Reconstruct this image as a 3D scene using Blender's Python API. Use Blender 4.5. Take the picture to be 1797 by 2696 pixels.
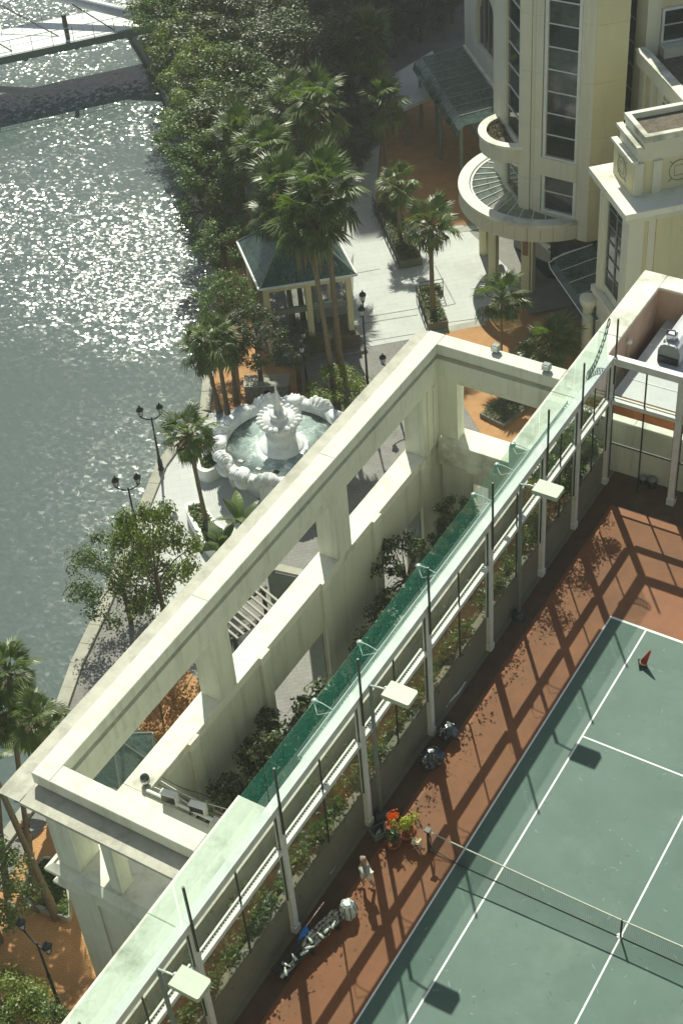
import bpy, math, random
from mathutils import Vector, Matrix

for o in list(bpy.data.objects):
    bpy.data.objects.remove(o)
SC = bpy.context.scene
COL = SC.collection

# ------------------------------------------------------------------ camera
cam = bpy.data.cameras.new("camera")
cam_o = bpy.data.objects.new("camera", cam)
COL.objects.link(cam_o)
cam.sensor_fit = 'HORIZONTAL'
cam.sensor_width = 36.0
cam.lens = 36.0 * 4049.38 / 1797.0
cam.clip_start = 0.5
cam.clip_end = 2000
YAW, PITCH, ROLL = 0.599377540, 0.835599019, -0.0899730689
cam_o.matrix_world = (Matrix.Translation((13.6019201, -24.3522668, 40.1234322)) @
                      Matrix.Rotation(YAW, 4, 'Z') @ Matrix.Rotation(PITCH, 4, 'X') @ Matrix.Rotation(ROLL, 4, 'Z'))
SC.camera = cam_o
SC.render.resolution_x = 682
SC.render.resolution_y = 1024

# ------------------------------------------------------------------ sky, sun, exposure
SUNV = Vector((-0.57, 0.72, 1.0)).normalized()          # towards the sun
w = bpy.data.worlds.new("World")
SC.world = w
w.use_nodes = True
nt = w.node_tree
sky = nt.nodes.new("ShaderNodeTexSky")
sky.sky_type = 'NISHITA'
sky.sun_disc = False
sky.sun_elevation = math.asin(SUNV.z)
sky.sun_rotation = math.atan2(SUNV.x, SUNV.y)
sky.air_density = 1.0
sky.dust_density = 1.6
bg = nt.nodes["Background"]
nt.links.new(sky.outputs[0], bg.inputs[0])
bg.inputs[1].default_value = 0.062
sl = bpy.data.lights.new("sun", 'SUN')
sl.energy = 4.6
sl.angle = math.radians(0.55)
sl.color = (0.985, 0.985, 0.83)
so = bpy.data.objects.new("sun", sl)
COL.objects.link(so)
so.rotation_euler = SUNV.to_track_quat('Z', 'Y').to_euler()
so.location = (-30, 40, 60)
SC.view_settings.view_transform = 'Standard'
SC.view_settings.look = 'None'
SC.view_settings.exposure = 0.36
SC.view_settings.gamma = 1.0
SC.view_settings.use_curve_mapping = False
SC.render.engine = 'CYCLES'
SC.cycles.max_bounces = 8
SC.cycles.transparent_max_bounces = 24
SC.cycles.caustics_reflective = False
SC.cycles.caustics_refractive = False

rnd = random.Random(11)
ZG = -9.5          # plaza level
ZW = -11.0         # river level

# ------------------------------------------------------------------ materials
def _n(nt, t, **kw):
    n = nt.nodes.new(t)
    for k, v in kw.items():
        setattr(n, k, v)
    return n

def mat(name, col, rough=0.8, var=0.12, scale=1.5, bump=0.0, bscale=40.0, dirt=None, dirt_amt=0.0, dirt_scale=0.8,
        streak=False, spec=0.4, metal=0.0, island=0.0, brick=None):
    """principled surface with two octaves of colour variation, optional dirt blotches or vertical streaks, fine bump"""
    m = bpy.data.materials.new(name)
    m.use_nodes = True
    nt = m.node_tree
    b = nt.nodes["Principled BSDF"]
    b.inputs["Roughness"].default_value = rough
    b.inputs["Metallic"].default_value = metal
    b.inputs["Specular IOR Level"].default_value = spec
    tc = _n(nt, "ShaderNodeTexCoord")
    no = _n(nt, "ShaderNodeTexNoise")
    no.inputs["Scale"].default_value = scale
    no.inputs["Detail"].default_value = 8
    no.inputs["Roughness"].default_value = 0.65
    nt.links.new(tc.outputs["Object"], no.inputs["Vector"])
    mr = _n(nt, "ShaderNodeMapRange")
    mr.inputs["From Min"].default_value = 0.25
    mr.inputs["From Max"].default_value = 0.75
    mr.inputs["To Min"].default_value = 1 - var
    mr.inputs["To Max"].default_value = 1 + var
    nt.links.new(no.outputs["Fac"], mr.inputs["Value"])
    mul = _n(nt, "ShaderNodeVectorMath", operation='SCALE')
    mul.inputs[0].default_value = col[:3]
    nt.links.new(mr.outputs[0], mul.inputs["Scale"])
    out = mul.outputs[0]
    if island > 0:
        ge = _n(nt, "ShaderNodeNewGeometry")
        mi = _n(nt, "ShaderNodeMapRange")
        mi.inputs["To Min"].default_value = 1 - island
        mi.inputs["To Max"].default_value = 1 + island
        nt.links.new(ge.outputs["Random Per Island"], mi.inputs["Value"])
        m2 = _n(nt, "ShaderNodeVectorMath", operation='SCALE')
        nt.links.new(out, m2.inputs[0])
        nt.links.new(mi.outputs[0], m2.inputs["Scale"])
        out = m2.outputs[0]
    if dirt is not None:
        mp = _n(nt, "ShaderNodeMapping")
        if streak:
            mp.inputs["Scale"].default_value = (2.2, 2.2, 0.18)
        nt.links.new(tc.outputs["Object"], mp.inputs["Vector"])
        n2 = _n(nt, "ShaderNodeTexNoise")
        n2.inputs["Scale"].default_value = dirt_scale
        n2.inputs["Detail"].default_value = 10
        n2.inputs["Roughness"].default_value = 0.7
        nt.links.new(mp.outputs[0], n2.inputs["Vector"])
        r2 = _n(nt, "ShaderNodeMapRange")
        r2.inputs["From Min"].default_value = 0.5
        r2.inputs["From Max"].default_value = 0.72
        r2.inputs["To Max"].default_value = dirt_amt
        nt.links.new(n2.outputs["Fac"], r2.inputs["Value"])
        mx = _n(nt, "ShaderNodeMix", data_type='RGBA')
        mx.inputs["B"].default_value = (*dirt[:3], 1)
        nt.links.new(r2.outputs[0], mx.inputs["Factor"])
        nt.links.new(out, mx.inputs["A"])
        out = mx.outputs["Result"]
    if brick is not None:
        bm_ = _n(nt, "ShaderNodeMapping")
        bm_.inputs["Rotation"].default_value = (0, 0, math.radians(-41))
        nt.links.new(tc.outputs["Object"], bm_.inputs["Vector"])
        bk_ = _n(nt, "ShaderNodeTexBrick")
        bk_.inputs["Scale"].default_value = 1.0
        bk_.inputs["Brick Width"].default_value = brick[0]
        bk_.inputs["Row Height"].default_value = brick[1]
        bk_.inputs["Mortar Size"].default_value = brick[2]
        bk_.inputs["Color1"].default_value = (1, 1, 1, 1)
        bk_.inputs["Color2"].default_value = (1 - brick[3] * 0.6,) * 3 + (1,)
        bk_.inputs["Mortar"].default_value = (1 - brick[3] * 2,) * 3 + (1,)
        nt.links.new(bm_.outputs[0], bk_.inputs["Vector"])
        bx_ = _n(nt, "ShaderNodeVectorMath", operation='MULTIPLY')
        nt.links.new(out, bx_.inputs[0])
        nt.links.new(bk_.outputs["Color"], bx_.inputs[1])
        out = bx_.outputs[0]
    nt.links.new(out, b.inputs["Base Color"])
    if bump > 0:
        n3 = _n(nt, "ShaderNodeTexNoise")
        n3.inputs["Scale"].default_value = bscale
        n3.inputs["Detail"].default_value = 4
        nt.links.new(tc.outputs["Object"], n3.inputs["Vector"])
        bp = _n(nt, "ShaderNodeBump")
        bp.inputs["Strength"].default_value = bump
        bp.inputs["Distance"].default_value = 0.02
        nt.links.new(n3.outputs["Fac"], bp.inputs["Height"])
        nt.links.new(bp.outputs[0], b.inputs["Normal"])
    return m

def leaf_mat(name, col, var=0.45, trans=0.35, rough=0.42, spec=0.5):
    m = bpy.data.materials.new(name)
    m.use_nodes = True
    nt = m.node_tree
    b = nt.nodes["Principled BSDF"]
    b.inputs["Roughness"].default_value = rough
    b.inputs["Specular IOR Level"].default_value = spec
    ge = _n(nt, "ShaderNodeNewGeometry")
    oi = _n(nt, "ShaderNodeObjectInfo")
    ad = _n(nt, "ShaderNodeMath", operation='ADD')
    nt.links.new(ge.outputs["Random Per Island"], ad.inputs[0])
    sc = _n(nt, "ShaderNodeMath", operation='MULTIPLY')
    sc.inputs[1].default_value = 0.6
    nt.links.new(oi.outputs["Random"], sc.inputs[0])
    nt.links.new(sc.outputs[0], ad.inputs[1])
    cr = _n(nt, "ShaderNodeValToRGB")
    nt.links.new(ad.outputs[0], cr.inputs[0])
    e = cr.color_ramp.elements
    e[0].position = 0.0
    e[0].color = (col[0] * (1 - var), col[1] * (1 - var), col[2] * (1 - var * 0.8), 1)
    e[1].position = 1.0
    e[1].color = (col[0] * (1 + var * 1.3), col[1] * (1 + var), col[2] * (1 + var * 0.3), 1)
    nt.links.new(cr.outputs[0], b.inputs["Base Color"])
    tr = _n(nt, "ShaderNodeBsdfTranslucent")
    hs = _n(nt, "ShaderNodeVectorMath", operation='MULTIPLY')
    hs.inputs[1].default_value = (1.5, 1.7, 0.7)
    nt.links.new(cr.outputs[0], hs.inputs[0])
    nt.links.new(hs.outputs[0], tr.inputs["Color"])
    mx = _n(nt, "ShaderNodeMixShader")
    mx.inputs[0].default_value = trans
    nt.links.new(b.outputs[0], mx.inputs[1])
    nt.links.new(tr.outputs[0], mx.inputs[2])
    nt.links.new(mx.outputs[0], nt.nodes["Material Output"].inputs[0])
    return m

def glass_mat(name, tint, film=(0.05, 0.4, 0.3), film_amt=0.1, rough=0.03, dirt=0.0):
    """clear sheet: tinted see-through, a thin translucent film of dirt or painted sheen, fresnel reflection"""
    m = bpy.data.materials.new(name)
    m.use_nodes = True
    nt = m.node_tree
    for n in list(nt.nodes):
        if n.type != 'OUTPUT_MATERIAL':
            nt.nodes.remove(n)
    t = _n(nt, "ShaderNodeBsdfTransparent")
    t.inputs[0].default_value = (*tint, 1)
    d = _n(nt, "ShaderNodeBsdfTranslucent")
    d.inputs[0].default_value = (*film, 1)
    d2 = _n(nt, "ShaderNodeBsdfDiffuse")
    d2.inputs[0].default_value = (*film, 1)
    dm = _n(nt, "ShaderNodeMixShader")
    dm.inputs[0].default_value = 0.4
    nt.links.new(d.outputs[0], dm.inputs[1])
    nt.links.new(d2.outputs[0], dm.inputs[2])
    tc = _n(nt, "ShaderNodeTexCoord")
    no = _n(nt, "ShaderNodeTexNoise")
    no.inputs["Scale"].default_value = 2.5
    no.inputs["Detail"].default_value = 10
    no.inputs["Roughness"].default_value = 0.7
    nt.links.new(tc.outputs["Object"], no.inputs["Vector"])
    mr = _n(nt, "ShaderNodeMapRange")
    mr.inputs["From Min"].default_value = 0.3
    mr.inputs["From Max"].default_value = 0.75
    mr.inputs["To Min"].default_value = film_amt * (1 - dirt)
    mr.inputs["To Max"].default_value = film_amt * (1 + dirt)
    nt.links.new(no.outputs["Fac"], mr.inputs["Value"])
    m1 = _n(nt, "ShaderNodeMixShader")
    nt.links.new(mr.outputs[0], m1.inputs[0])
    nt.links.new(t.outputs[0], m1.inputs[1])
    nt.links.new(dm.outputs[0], m1.inputs[2])
    g = _n(nt, "ShaderNodeBsdfGlossy")
    g.inputs["Roughness"].default_value = rough
    fr = _n(nt, "ShaderNodeFresnel")
    fr.inputs[0].default_value = 1.45
    m2 = _n(nt, "ShaderNodeMixShader")
    ge = _n(nt, "ShaderNodeNewGeometry")
    ff = _n(nt, "ShaderNodeMath", operation='MULTIPLY')
    iv = _n(nt, "ShaderNodeMath", operation='SUBTRACT')
    iv.inputs[0].default_value = 1.0
    nt.links.new(ge.outputs["Backfacing"], iv.inputs[1])
    nt.links.new(fr.outputs[0], ff.inputs[0])
    nt.links.new(iv.outputs[0], ff.inputs[1])
    nt.links.new(ff.outputs[0], m2.inputs[0])
    nt.links.new(m1.outputs[0], m2.inputs[1])
    nt.links.new(g.outputs[0], m2.inputs[2])
    nt.links.new(m2.outputs[0], nt.nodes["Material Output"].inputs[0])
    return m

def river_mat():
    m = bpy.data.materials.new("river_water")
    m.use_nodes = True
    nt = m.node_tree
    b = nt.nodes["Principled BSDF"]
    b.inputs["Base Color"].default_value = (0.092, 0.126, 0.118, 1)
    b.inputs["Roughness"].default_value = 0.26
    b.inputs["Specular IOR Level"].default_value = 0.5
    b.inputs["IOR"].default_value = 1.33
    tc = _n(nt, "ShaderNodeTexCoord")
    # wind: the ruffled patches of the river, as distance to a few spots (metres)
    acc = None
    for (cx, cy, rad, amp) in RUFFLES:
        mp = _n(nt, "ShaderNodeVectorMath", operation='DISTANCE')
        mp.inputs[1].default_value = (cx, cy, 0)
        nt.links.new(tc.outputs["Object"], mp.inputs[0])
        r = _n(nt, "ShaderNodeMapRange", interpolation_type='SMOOTHSTEP')
        r.inputs["From Min"].default_value = 0
        r.inputs["From Max"].default_value = rad
        r.inputs["To Min"].default_value = amp * 1.5
        r.inputs["To Max"].default_value = 0
        nt.links.new(mp.outputs["Value"], r.inputs["Value"])
        if acc is None:
            acc = r.outputs[0]
        else:
            a = _n(nt, "ShaderNodeMath", operation='MAXIMUM')
            nt.links.new(acc, a.inputs[0])
            nt.links.new(r.outputs[0], a.inputs[1])
            acc = a.outputs[0]
    cap = _n(nt, "ShaderNodeMath", operation='MINIMUM')
    nt.links.new(acc, cap.inputs[0])
    cap.inputs[1].default_value = 0.32
    acc = cap.outputs[0]
    pn = _n(nt, "ShaderNodeTexNoise")
    pn.inputs["Scale"].default_value = 0.22
    pn.inputs["Detail"].default_value = 3
    nt.links.new(tc.outputs["Object"], pn.inputs["Vector"])
    pm = _n(nt, "ShaderNodeMapRange")
    pm.inputs["From Min"].default_value = 0.3
    pm.inputs["From Max"].default_value = 0.7
    pm.inputs["To Min"].default_value = 0.75
    pm.inputs["To Max"].default_value = 1.15
    nt.links.new(pn.outputs["Fac"], pm.inputs["Value"])
    am = _n(nt, "ShaderNodeMath", operation='MULTIPLY')
    nt.links.new(acc, am.inputs[0])
    nt.links.new(pm.outputs[0], am.inputs[1])
    amp = _n(nt, "ShaderNodeMath", operation='ADD')
    nt.links.new(am.outputs[0], amp.inputs[0])
    amp.inputs[1].default_value = WAVE_BASE
    # ruffled water is also rougher below what the facets resolve
    rr = _n(nt, "ShaderNodeMath", operation='MULTIPLY_ADD')
    nt.links.new(am.outputs[0], rr.inputs[0])
    rr.inputs[1].default_value = 0.42
    rr.inputs[2].default_value = 0.11
    nt.links.new(rr.outputs[0], b.inputs["Roughness"])
    # wavelets: small facets, each with a tilt of its own, sum of three random numbers = bell shaped slopes
    dist = _n(nt, "ShaderNodeTexNoise")
    dist.inputs["Scale"].default_value = 3.0
    nt.links.new(tc.outputs["Object"], dist.inputs["Vector"])
    ds = _n(nt, "ShaderNodeVectorMath", operation='SCALE')
    ds.inputs["Scale"].default_value = 0.35
    nt.links.new(dist.outputs["Color"], ds.inputs[0])
    dv = _n(nt, "ShaderNodeVectorMath", operation='ADD')
    nt.links.new(tc.outputs["Object"], dv.inputs[0])
    nt.links.new(ds.outputs[0], dv.inputs[1])
    tot = None
    for i, s in enumerate((3.6, 5.5)):
        mp = _n(nt, "ShaderNodeMapping")
        mp.inputs["Location"].default_value = (i * 13.7, i * 5.1, 0)
        mp.inputs["Rotation"].default_value = (0, 0, 0.6)
        mp.inputs["Scale"].default_value = (s, s * 1.3, 0.001)
        nt.links.new(dv.outputs[0], mp.inputs["Vector"])
        v = _n(nt, "ShaderNodeTexVoronoi")
        v.inputs["Scale"].default_value = 1.0
        nt.links.new(mp.outputs[0], v.inputs["Vector"])
        sb = _n(nt, "ShaderNodeVectorMath", operation='SUBTRACT')
        sb.inputs[1].default_value = (0.5, 0.5, 0.5)
        nt.links.new(v.outputs["Color"], sb.inputs[0])
        if tot is None:
            tot = sb.outputs[0]
        else:
            a = _n(nt, "ShaderNodeVectorMath", operation='ADD')
            nt.links.new(tot, a.inputs[0])
            nt.links.new(sb.outputs[0], a.inputs[1])
            tot = a.outputs[0]
    n2 = _n(nt, "ShaderNodeTexNoise")
    n2.inputs["Scale"].default_value = 2.2
    n2.inputs["Detail"].default_value = 3
    nt.links.new(tc.outputs["Object"], n2.inputs["Vector"])
    sb = _n(nt, "ShaderNodeVectorMath", operation='SUBTRACT')
    sb.inputs[1].default_value = (0.5, 0.5, 0.5)
    nt.links.new(n2.outputs["Color"], sb.inputs[0])
    a = _n(nt, "ShaderNodeVectorMath", operation='ADD')
    nt.links.new(tot, a.inputs[0])
    nt.links.new(sb.outputs[0], a.inputs[1])
    flat = _n(nt, "ShaderNodeVectorMath", operation='MULTIPLY')
    flat.inputs[1].default_value = (1, 1, 0)
    nt.links.new(a.outputs[0], flat.inputs[0])
    sc = _n(nt, "ShaderNodeVectorMath", operation='SCALE')
    nt.links.new(flat.outputs[0], sc.inputs[0])
    nt.links.new(amp.outputs[0], sc.inputs["Scale"])
    # added lean: faces of the ruffled patches tilt towards the viewer to make glints
    glint_lean = _n(nt, "ShaderNodeVectorMath", operation='SCALE')
    glint_lean.inputs[0].default_value = (0.20, -0.33, 0)
    nt.links.new(am.outputs[0], glint_lean.inputs["Scale"])
    sl_ = _n(nt, "ShaderNodeVectorMath", operation='ADD')
    nt.links.new(sc.outputs[0], sl_.inputs[0])
    nt.links.new(glint_lean.outputs[0], sl_.inputs[1])
    up = _n(nt, "ShaderNodeVectorMath", operation='ADD')
    up.inputs[1].default_value = (0, 0, 1)
    nt.links.new(sl_.outputs[0], up.inputs[0])
    nm = _n(nt, "ShaderNodeVectorMath", operation='NORMALIZE')
    nt.links.new(up.outputs[0], nm.inputs[0])
    nt.links.new(nm.outputs[0], b.inputs["Normal"])
    return m

RUFFLES = [(-39.75, 36.94, 17, 0.56), (-45.01, 34.96, 18, 0.34), (-51.38, 51.68, 14, 0.75), (-55.73, 48.57, 15, 0.50), (-53.15, 35.05, 22, 0.22), (-26.55, 11.24, 9, 0.40), (-25.98, 7.71, 8, 0.26), (-32.47, 18.40, 16, 0.05), (-67.19, 59.30, 20, 0.30), (-76.83, 60.47, 30, 0.26)]
WAVE_BASE = 0.04
M = {}
M['frame'] = mat('cream_painted_concrete', (0.73, 0.745, 0.62), 0.85, 0.08, 0.7, 0.12, 30, (0.26, 0.265, 0.19), 0.38, 1.0, streak=True)
M['frame_wall'] = mat('cream_render_wall', (0.68, 0.69, 0.57), 0.88, 0.07, 0.7, 0.1, 30, (0.36, 0.37, 0.26), 0.5, 0.8, streak=True)
M['shelf'] = mat('weathered_cornice_top', (0.50, 0.49, 0.41), 0.9, 0.2, 1.6, 0.2, 25, (0.20, 0.19, 0.15), 0.65, 0.9)
M['ledge'] = mat('stained_cream_ledge', (0.78, 0.785, 0.66), 0.88, 0.08, 0.9, 0.1, 30, (0.24, 0.24, 0.17), 1.0, 0.38)
M['tower'] = mat('cream_cladding', (0.69, 0.68, 0.54), 0.75, 0.06, 0.5, 0.05, 30, (0.40, 0.39, 0.28), 0.4, 0.5, streak=True, island=0.05)
M['tower_yellow'] = mat('pale_yellow_render', (0.68, 0.63, 0.40), 0.85, 0.06, 0.5, 0.06, 30, (0.42, 0.39, 0.24), 0.4, 0.5, streak=True)
M['court'] = mat('green_acrylic_court', (0.068, 0.132, 0.103), 0.6, 0.2, 0.45, 0.08, 120, (0.118, 0.185, 0.15), 0.8, 0.33)
M['apron'] = mat('terracotta_acrylic', (0.235, 0.092, 0.036), 0.72, 0.24, 0.7, 0.1, 120, (0.15, 0.08, 0.05), 0.7, 0.5)
M['line'] = mat('white_line_paint', (0.80, 0.82, 0.78), 0.6, 0.06, 6, 0.05, 80)
M['white'] = mat('white_painted_steel', (0.72, 0.74, 0.70), 0.5, 0.06, 2.0, 0.03, 40, (0.42, 0.43, 0.36), 0.45, 1.4)
M['lampwhite'] = mat('pale_green_enamel', (0.43, 0.49, 0.38), 0.5, 0.05, 3.0)
M['dark'] = mat('dark_green_steel', (0.035, 0.05, 0.045), 0.45, 0.2, 4)
M['black'] = mat('black_cast_iron', (0.018, 0.02, 0.02), 0.4, 0.2, 5)
M['greysteel'] = mat('grey_green_steel', (0.20, 0.235, 0.21), 0.5, 0.15, 3)
M['greywall'] = mat('grey_rendered_wall', (0.60, 0.62, 0.53), 0.9, 0.15, 2.0, 0.2, 30, (0.22, 0.22, 0.17), 0.6, 1.2)
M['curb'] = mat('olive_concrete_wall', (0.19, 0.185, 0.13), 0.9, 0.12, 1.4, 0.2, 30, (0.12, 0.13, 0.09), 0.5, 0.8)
M['soil'] = mat('orange_tile_bed', (0.46, 0.235, 0.10), 0.9, 0.25, 5, 0.4, 14)
M['green_glass'] = glass_mat('green_tinted_glass', (0.93, 0.978, 0.96), (0.04, 0.48, 0.34), 0.11, 0.03, 0.4)
M['clear_glass'] = glass_mat('smoky_clear_glass', (0.93, 0.95, 0.93), (0.30, 0.33, 0.27), 0.03, 0.03, 0.7)
M['roof_glass'] = glass_mat('teal_roof_glass', (0.50, 0.60, 0.57), (0.24, 0.34, 0.32), 0.42, 0.08, 0.7)
M['canopy_glass'] = glass_mat('pale_canopy_glass', (0.62, 0.70, 0.67), (0.46, 0.52, 0.48), 0.5, 0.08, 0.6)  # sky reflection put into the pale film colour
M['pav'] = mat('pale_granite_paving', (0.55, 0.57, 0.54), 0.8, 0.06, 0.6, 0.08, 30, (0.36, 0.37, 0.34), 0.5, 0.4, brick=(0.9, 0.45, 0.02, 0.06))
M['pav_grey'] = mat('grey_paver', (0.26, 0.255, 0.235), 0.85, 0.16, 1.2, 0.2, 18, (0.12, 0.12, 0.10), 0.5, 0.5, brick=(0.4, 0.2, 0.02, 0.10))
M['orange'] = mat('orange_brick_paving', (0.50, 0.27, 0.115), 0.88, 0.14, 1.6, 0.15, 24, (0.30, 0.19, 0.10), 0.6, 0.5, brick=(0.24, 0.12, 0.015, 0.10))
M['courtyard'] = mat('courtyard_paving', (0.30, 0.30, 0.26), 0.9, 0.2, 1.0, 0.2, 14)
M['marble'] = mat('white_fountain_stone', (0.78, 0.80, 0.79), 0.55, 0.06, 2.0, 0.1, 20, (0.42, 0.44, 0.36), 0.75, 1.6)
M['window'] = mat('dark_window_glass', (0.018, 0.028, 0.026), 0.06, 0.3, 1.0, spec=0.9, island=0.5)
M['trunk'] = mat('palm_trunk', (0.20, 0.155, 0.10), 0.9, 0.3, 8, 0.6, 30)
M['bark'] = mat('grey_brown_bark', (0.13, 0.105, 0.075), 0.9, 0.3, 6, 0.5, 24)
M['deadfrond'] = mat('dry_palm_skirt', (0.19, 0.15, 0.085), 0.9, 0.3, 8, island=0.5)
M['palm'] = leaf_mat('fan_palm_leaf', (0.080, 0.120, 0.045), 0.5, 0.32, 0.42, 0.5)
M['leaf'] = leaf_mat('broad_leaf', (0.084, 0.130, 0.052), 0.5, 0.30)
M['leaf_dark'] = leaf_mat('shade_darkened_evergreen_leaf', (0.056, 0.082, 0.042), 0.5, 0.25)
M['leaf_yellow'] = leaf_mat('yellow_green_leaf', (0.122, 0.168, 0.048), 0.5, 0.40)
M['hedge'] = leaf_mat('hedge_leaf', (0.080, 0.135, 0.036), 0.4, 0.35, 0.4)
M['grass'] = leaf_mat('ground_cover_leaf', (0.075, 0.125, 0.035), 0.5, 0.3)
M['roofmetal'] = mat('pale_roof_sheet', (0.52, 0.54, 0.55), 0.38, 0.06, 1.2, 0.03, 20, (0.36, 0.37, 0.37), 0.4, 0.8, spec=0.6)
M['seam'] = mat('bright_seam', (0.78, 0.79, 0.78), 0.4, 0.05, 3)
M['rust'] = mat('orange_painted_wall', (0.46, 0.17, 0.035), 0.85, 0.25, 1.5, 0.1, 20, (0.20, 0.09, 0.03), 0.6, 0.9)
M['bouncewall'] = mat('salmon_bounce_render', (0.55, 0.37, 0.26), 0.9, 0.14, 0.8, 0.1, 20, (0.36, 0.22, 0.14), 0.5, 0.7, streak=True)  # salmon base is light bounced from the orange pit, painted in; streaks on top
M['gravel'] = mat('dark_roof_gravel', (0.14, 0.12, 0.085), 0.95, 0.6, 8, 0.7, 40, (0.06, 0.055, 0.05), 0.8, 1.2)
M['steel'] = mat('bright_steel', (0.62, 0.64, 0.65), 0.25, 0.08, 3, metal=0.9)
M['conered'] = mat('faded_red_plastic', (0.55, 0.045, 0.02), 0.5, 0.15, 10)
M['cream_plastic'] = mat('cream_plastic', (0.72, 0.58, 0.36), 0.6, 0.1, 8)
M['sack'] = mat('blue_black_plastic_film', (0.03, 0.05, 0.075), 0.18, 0.4, 9, 0.5, 14, spec=0.9)
M['sackw'] = mat('white_plastic_film', (0.62, 0.68, 0.64), 0.35, 0.2, 6, 0.5, 14)
M['blue'] = mat('bright_blue_cloth', (0.05, 0.22, 0.62), 0.8, 0.2, 12, 0.4, 30)
M['pink'] = mat('pale_pink_wood', (0.62, 0.45, 0.40), 0.7, 0.1, 8)
M['woodark'] = mat('dark_bench_wood', (0.035, 0.04, 0.035), 0.7, 0.3, 6)
M['terracotta'] = mat('terracotta_pot', (0.30, 0.10, 0.05), 0.85, 0.2, 5)
M['redflower'] = leaf_mat('orange_red_leaf', (0.62, 0.12, 0.01), 0.4, 0.4)
M['net'] = mat('black_net_cord', (0.02, 0.025, 0.022), 0.8, 0.1, 5)
M['stone'] = mat('speckled_pebble_facing', (0.22, 0.21, 0.17), 0.9, 0.7, 9, 0.6, 30)
M['quay'] = mat('quay_coping', (0.40, 0.39, 0.32), 0.9, 0.18, 1.2, 0.3, 18, (0.22, 0.22, 0.17), 0.6, 0.7)
M['skin'] = mat('skin', (0.42, 0.25, 0.17), 0.6, 0.08, 8)
M['hair'] = mat('black_hair', (0.012, 0.011, 0.010), 0.45, 0.2, 30)
M['shirt'] = mat('grey_blue_cloth', (0.30, 0.36, 0.35), 0.9, 0.15, 8, 0.3, 60)
M['shorts'] = mat('pale_grey_cloth', (0.68, 0.70, 0.63), 0.9, 0.12, 8, 0.3, 60)
M['blackcloth'] = mat('black_cloth', (0.02, 0.021, 0.022), 0.9, 0.15, 8)
M['shoe'] = mat('white_shoe', (0.75, 0.75, 0.72), 0.7, 0.1, 8)
M['spotglass'] = mat('cloudy_lens', (0.34, 0.42, 0.38), 0.12, 0.4, 14, spec=0.9)

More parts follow.
